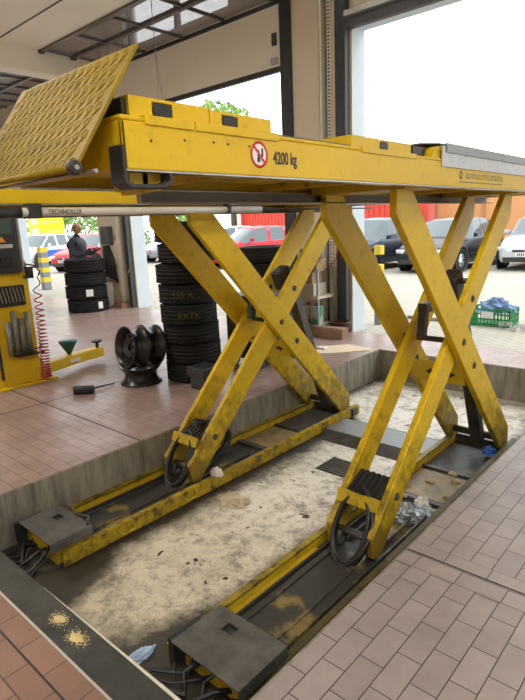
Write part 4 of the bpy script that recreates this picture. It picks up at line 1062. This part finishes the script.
# ------------------------------------------------------------------ the man behind the tyres
def skin(name, pts, edges, m, parent, sub=2, root=0):
    me = bpy.data.meshes.new(name); me.from_pydata([p[0] for p in pts], edges, []); me.materials.append(m)
    o = bpy.data.objects.new(name, me); COL.objects.link(o); o.parent = parent
    sk = o.modifiers.new('skin', 'SKIN'); sk.use_smooth_shade = True
    for i, p in enumerate(pts):
        r = p[1]; r = r if isinstance(r, tuple) else (r, r)
        me.skin_vertices[0].data[i].radius = r; me.skin_vertices[0].data[i].use_root = (i == root)
    s = o.modifiers.new('sub', 'SUBSURF'); s.levels = sub; s.render_levels = sub
    return o
def man():
    t = thing('person', 'bald man in dark work jacket and red gloves standing behind the stack of four tyres', 'person', (0, 0, 0))
    SK = mat('skin_tone', (.50, .27, .18), .5); JK = mat('jacket_navy', (.055, .06, .085), .8, col2=(.07, .075, .09), scale=10)
    TR = mat('work_trousers', (.045, .05, .06), .85); SHO = mat('black_shoes', (.02, .02, .02), .5)
    # faces +x locally.  continuous body
    P = [((0, 0, .95), (.19, .19)), ((.01, 0, 1.10), (.20, .20)), ((.0, 0, 1.28), (.20, .20)), ((-.02, 0, 1.41), (.14, .14)), ((.0, 0, 1.50), .065), ((.02, 0, 1.56), .055),
         ((0, .17, 1.40), .078), ((.03, .22, 1.14), .066), ((.24, .17, 1.12), .055), ((.40, .12, 1.24), .040),
         ((0, -.17, 1.40), .078), ((.03, -.22, 1.14), .066), ((.24, -.17, 1.12), .055), ((.40, -.12, 1.24), .040),
         ((0, .10, .86), .10), ((.02, .11, .48), .062), ((0, .11, .10), .045), ((0, -.10, .86), .10), ((.02, -.11, .48), .062), ((0, -.11, .10), .045)]
    E_ = [(0, 1), (1, 2), (2, 3), (3, 4), (4, 5), (3, 6), (6, 7), (7, 8), (8, 9), (3, 10), (10, 11), (11, 12), (12, 13), (0, 14), (14, 15), (15, 16), (0, 17), (17, 18), (18, 19)]
    skin('body', P, E_, JK, t)
    # head
    def hd(u, v):
        a, b = 2*pi*u, pi*v; x, y, z = cos(a)*sin(b), sin(a)*sin(b), cos(b)
        wv = 1 if z > -.2 else 1+.35*(z+.2)
        X_ = .098*x*wv; Y_ = .076*y*wv; Z_ = .118*z
        if x > .85 and abs(y) < .25 and -.35 < z < .05: X_ += .022*(1-abs(y)*4)*(1+z)
        if x > .8 and -.62 < z < -.4: X_ += .004
        return Vector((X_+.035, Y_, Z_+1.655))
    h = MB().grid(hd, 40, 28).build('head', SK, t, weld=True)
    for s in (1, -1):
        MB().lathe([(.0, -.006), (.022, -.004), (.026, .004), (.012, .006), (0, .004)], 16, Matrix.Translation((.02, s*.078, 1.65)) @ Matrix.Rotation(pi/2, 4, 'X')).build('ear', SK, h)
        MB().lathe([(0, -.008), (.007, -.005), (.009, 0), (.007, .005), (0, .008)], 12, Matrix.Translation((.122, s*.028, 1.668))).build('eye', INK, h)
    MB().box(.120, .130, -.022, .022, 1.592, 1.597).build('mouth', mat('lips', (.35, .12, .1), .5), h)
    hr = MB()
    def hh(u, v):
        a = pi*.45+u*pi*1.1; b = pi*(.36+.24*v); return Vector((cos(a)*sin(b)*.101+.035, sin(a)*sin(b)*.079, cos(b)*.121+1.655))
    hr.grid(hh, 24, 8); hr.build('short_hair', mat('grey_brown_hair', (.10, .08, .07), .9), h)
    GV = mat('red_gloves', (.45, .02, .05), .6)
    for s in (1, -1):
        bx0 = Vector((.40, s*.12, 1.24)); pts = [(bx0, .03), (bx0+Vector((.05, -s*.01, -.005)), (.04, .022)), (bx0+Vector((.09, -s*.015, -.01)), (.038, .018))]; ed = [(0, 1), (1, 2)]
        for k in range(4):
            o1 = Vector((.12, s*(.028-.019*k)-s*.015, -.018)); L = (.7, .9, 1, .85)[k]
            i = len(pts); pts += [(bx0+o1, .010), (bx0+o1+Vector((.035*L, 0, -.018)), .009), (bx0+o1+Vector((.05*L, 0, -.045)), .008)]; ed += [(2, i), (i, i+1), (i+1, i+2)]
        i = len(pts); pts += [(bx0+Vector((.06, -s*.05, .0)), .011), (bx0+Vector((.09, -s*.06, -.02)), .009)]; ed += [(1, i), (i, i+1)]
        skin('gloved_hand', pts, ed, GV, t, 1)
    for s in (1, -1):
        skin('trouser_leg', [((0, s*.10, .90), .118), ((.02, s*.11, .48), .082), ((0, s*.11, .12), .075)], [(0, 1), (1, 2)], TR, t, 1)
        skin('shoe', [((-.05, s*.11, .045), (.045, .045)), ((.06, s*.11, .045), (.045, .04)), ((.17, s*.115, .035), (.045, .03))], [(0, 1), (1, 2)], SHO, t, 1)
    MB().lathe([(.055, 0), (.07, .03), (.06, .06), (.05, .05)], 20, Matrix.Translation((.01, 0, 1.475))).build('collar', JK, t)
    t.location = (-10.42, 5.9, 0); t.rotation_euler = (0, 0, radians(28)); t.scale = (.985, .985, .95)
man()

# separate lookalike pieces that were modelled together: every piece its own part
def split_loose(o):
    me = o.data; bm = bmesh.new(); bm.from_mesh(me); bm.verts.ensure_lookup_table()
    seen = set(); isl = []
    for v in bm.verts:
        if v.index in seen: continue
        st = [v]; seen.add(v.index); comp = []
        while st:
            q = st.pop(); comp.append(q.index)
            for e in q.link_edges:
                w_ = e.other_vert(q)
                if w_.index not in seen: seen.add(w_.index); st.append(w_)
        isl.append(set(comp))
    bm.free()
    if len(isl) < 2 or len(isl) > 14: return
    for k, comp in enumerate(isl):
        b = bmesh.new(); b.from_mesh(me); b.verts.ensure_lookup_table()
        bmesh.ops.delete(b, geom=[v for v in b.verts if v.index not in comp], context='VERTS')
        m2 = bpy.data.meshes.new(o.name.split('.')[0]); b.to_mesh(m2); b.free()
        for m in me.materials: m2.materials.append(m)
        if k == 0: first = m2; continue
        c = o.copy(); c.data = m2; COL.objects.link(c); c.parent = o.parent
    o.data = first
for o in list(bpy.data.objects):
    if o.type == 'MESH' and o.parent and not o.children and o.name.split('.')[0] in ('guide_strip', 'clamp', 'pivot_carriage', 'end_stop', 'cross_tie', 'pivot_shaft', 'guide_track', 'edge_flange', 'cross_member', 'tail_light', 'side_trim', 'livery_stripe', 'ramp_lock', 'ramped_edge', 'suspension_rod', 'coupling'):
        split_loose(o)
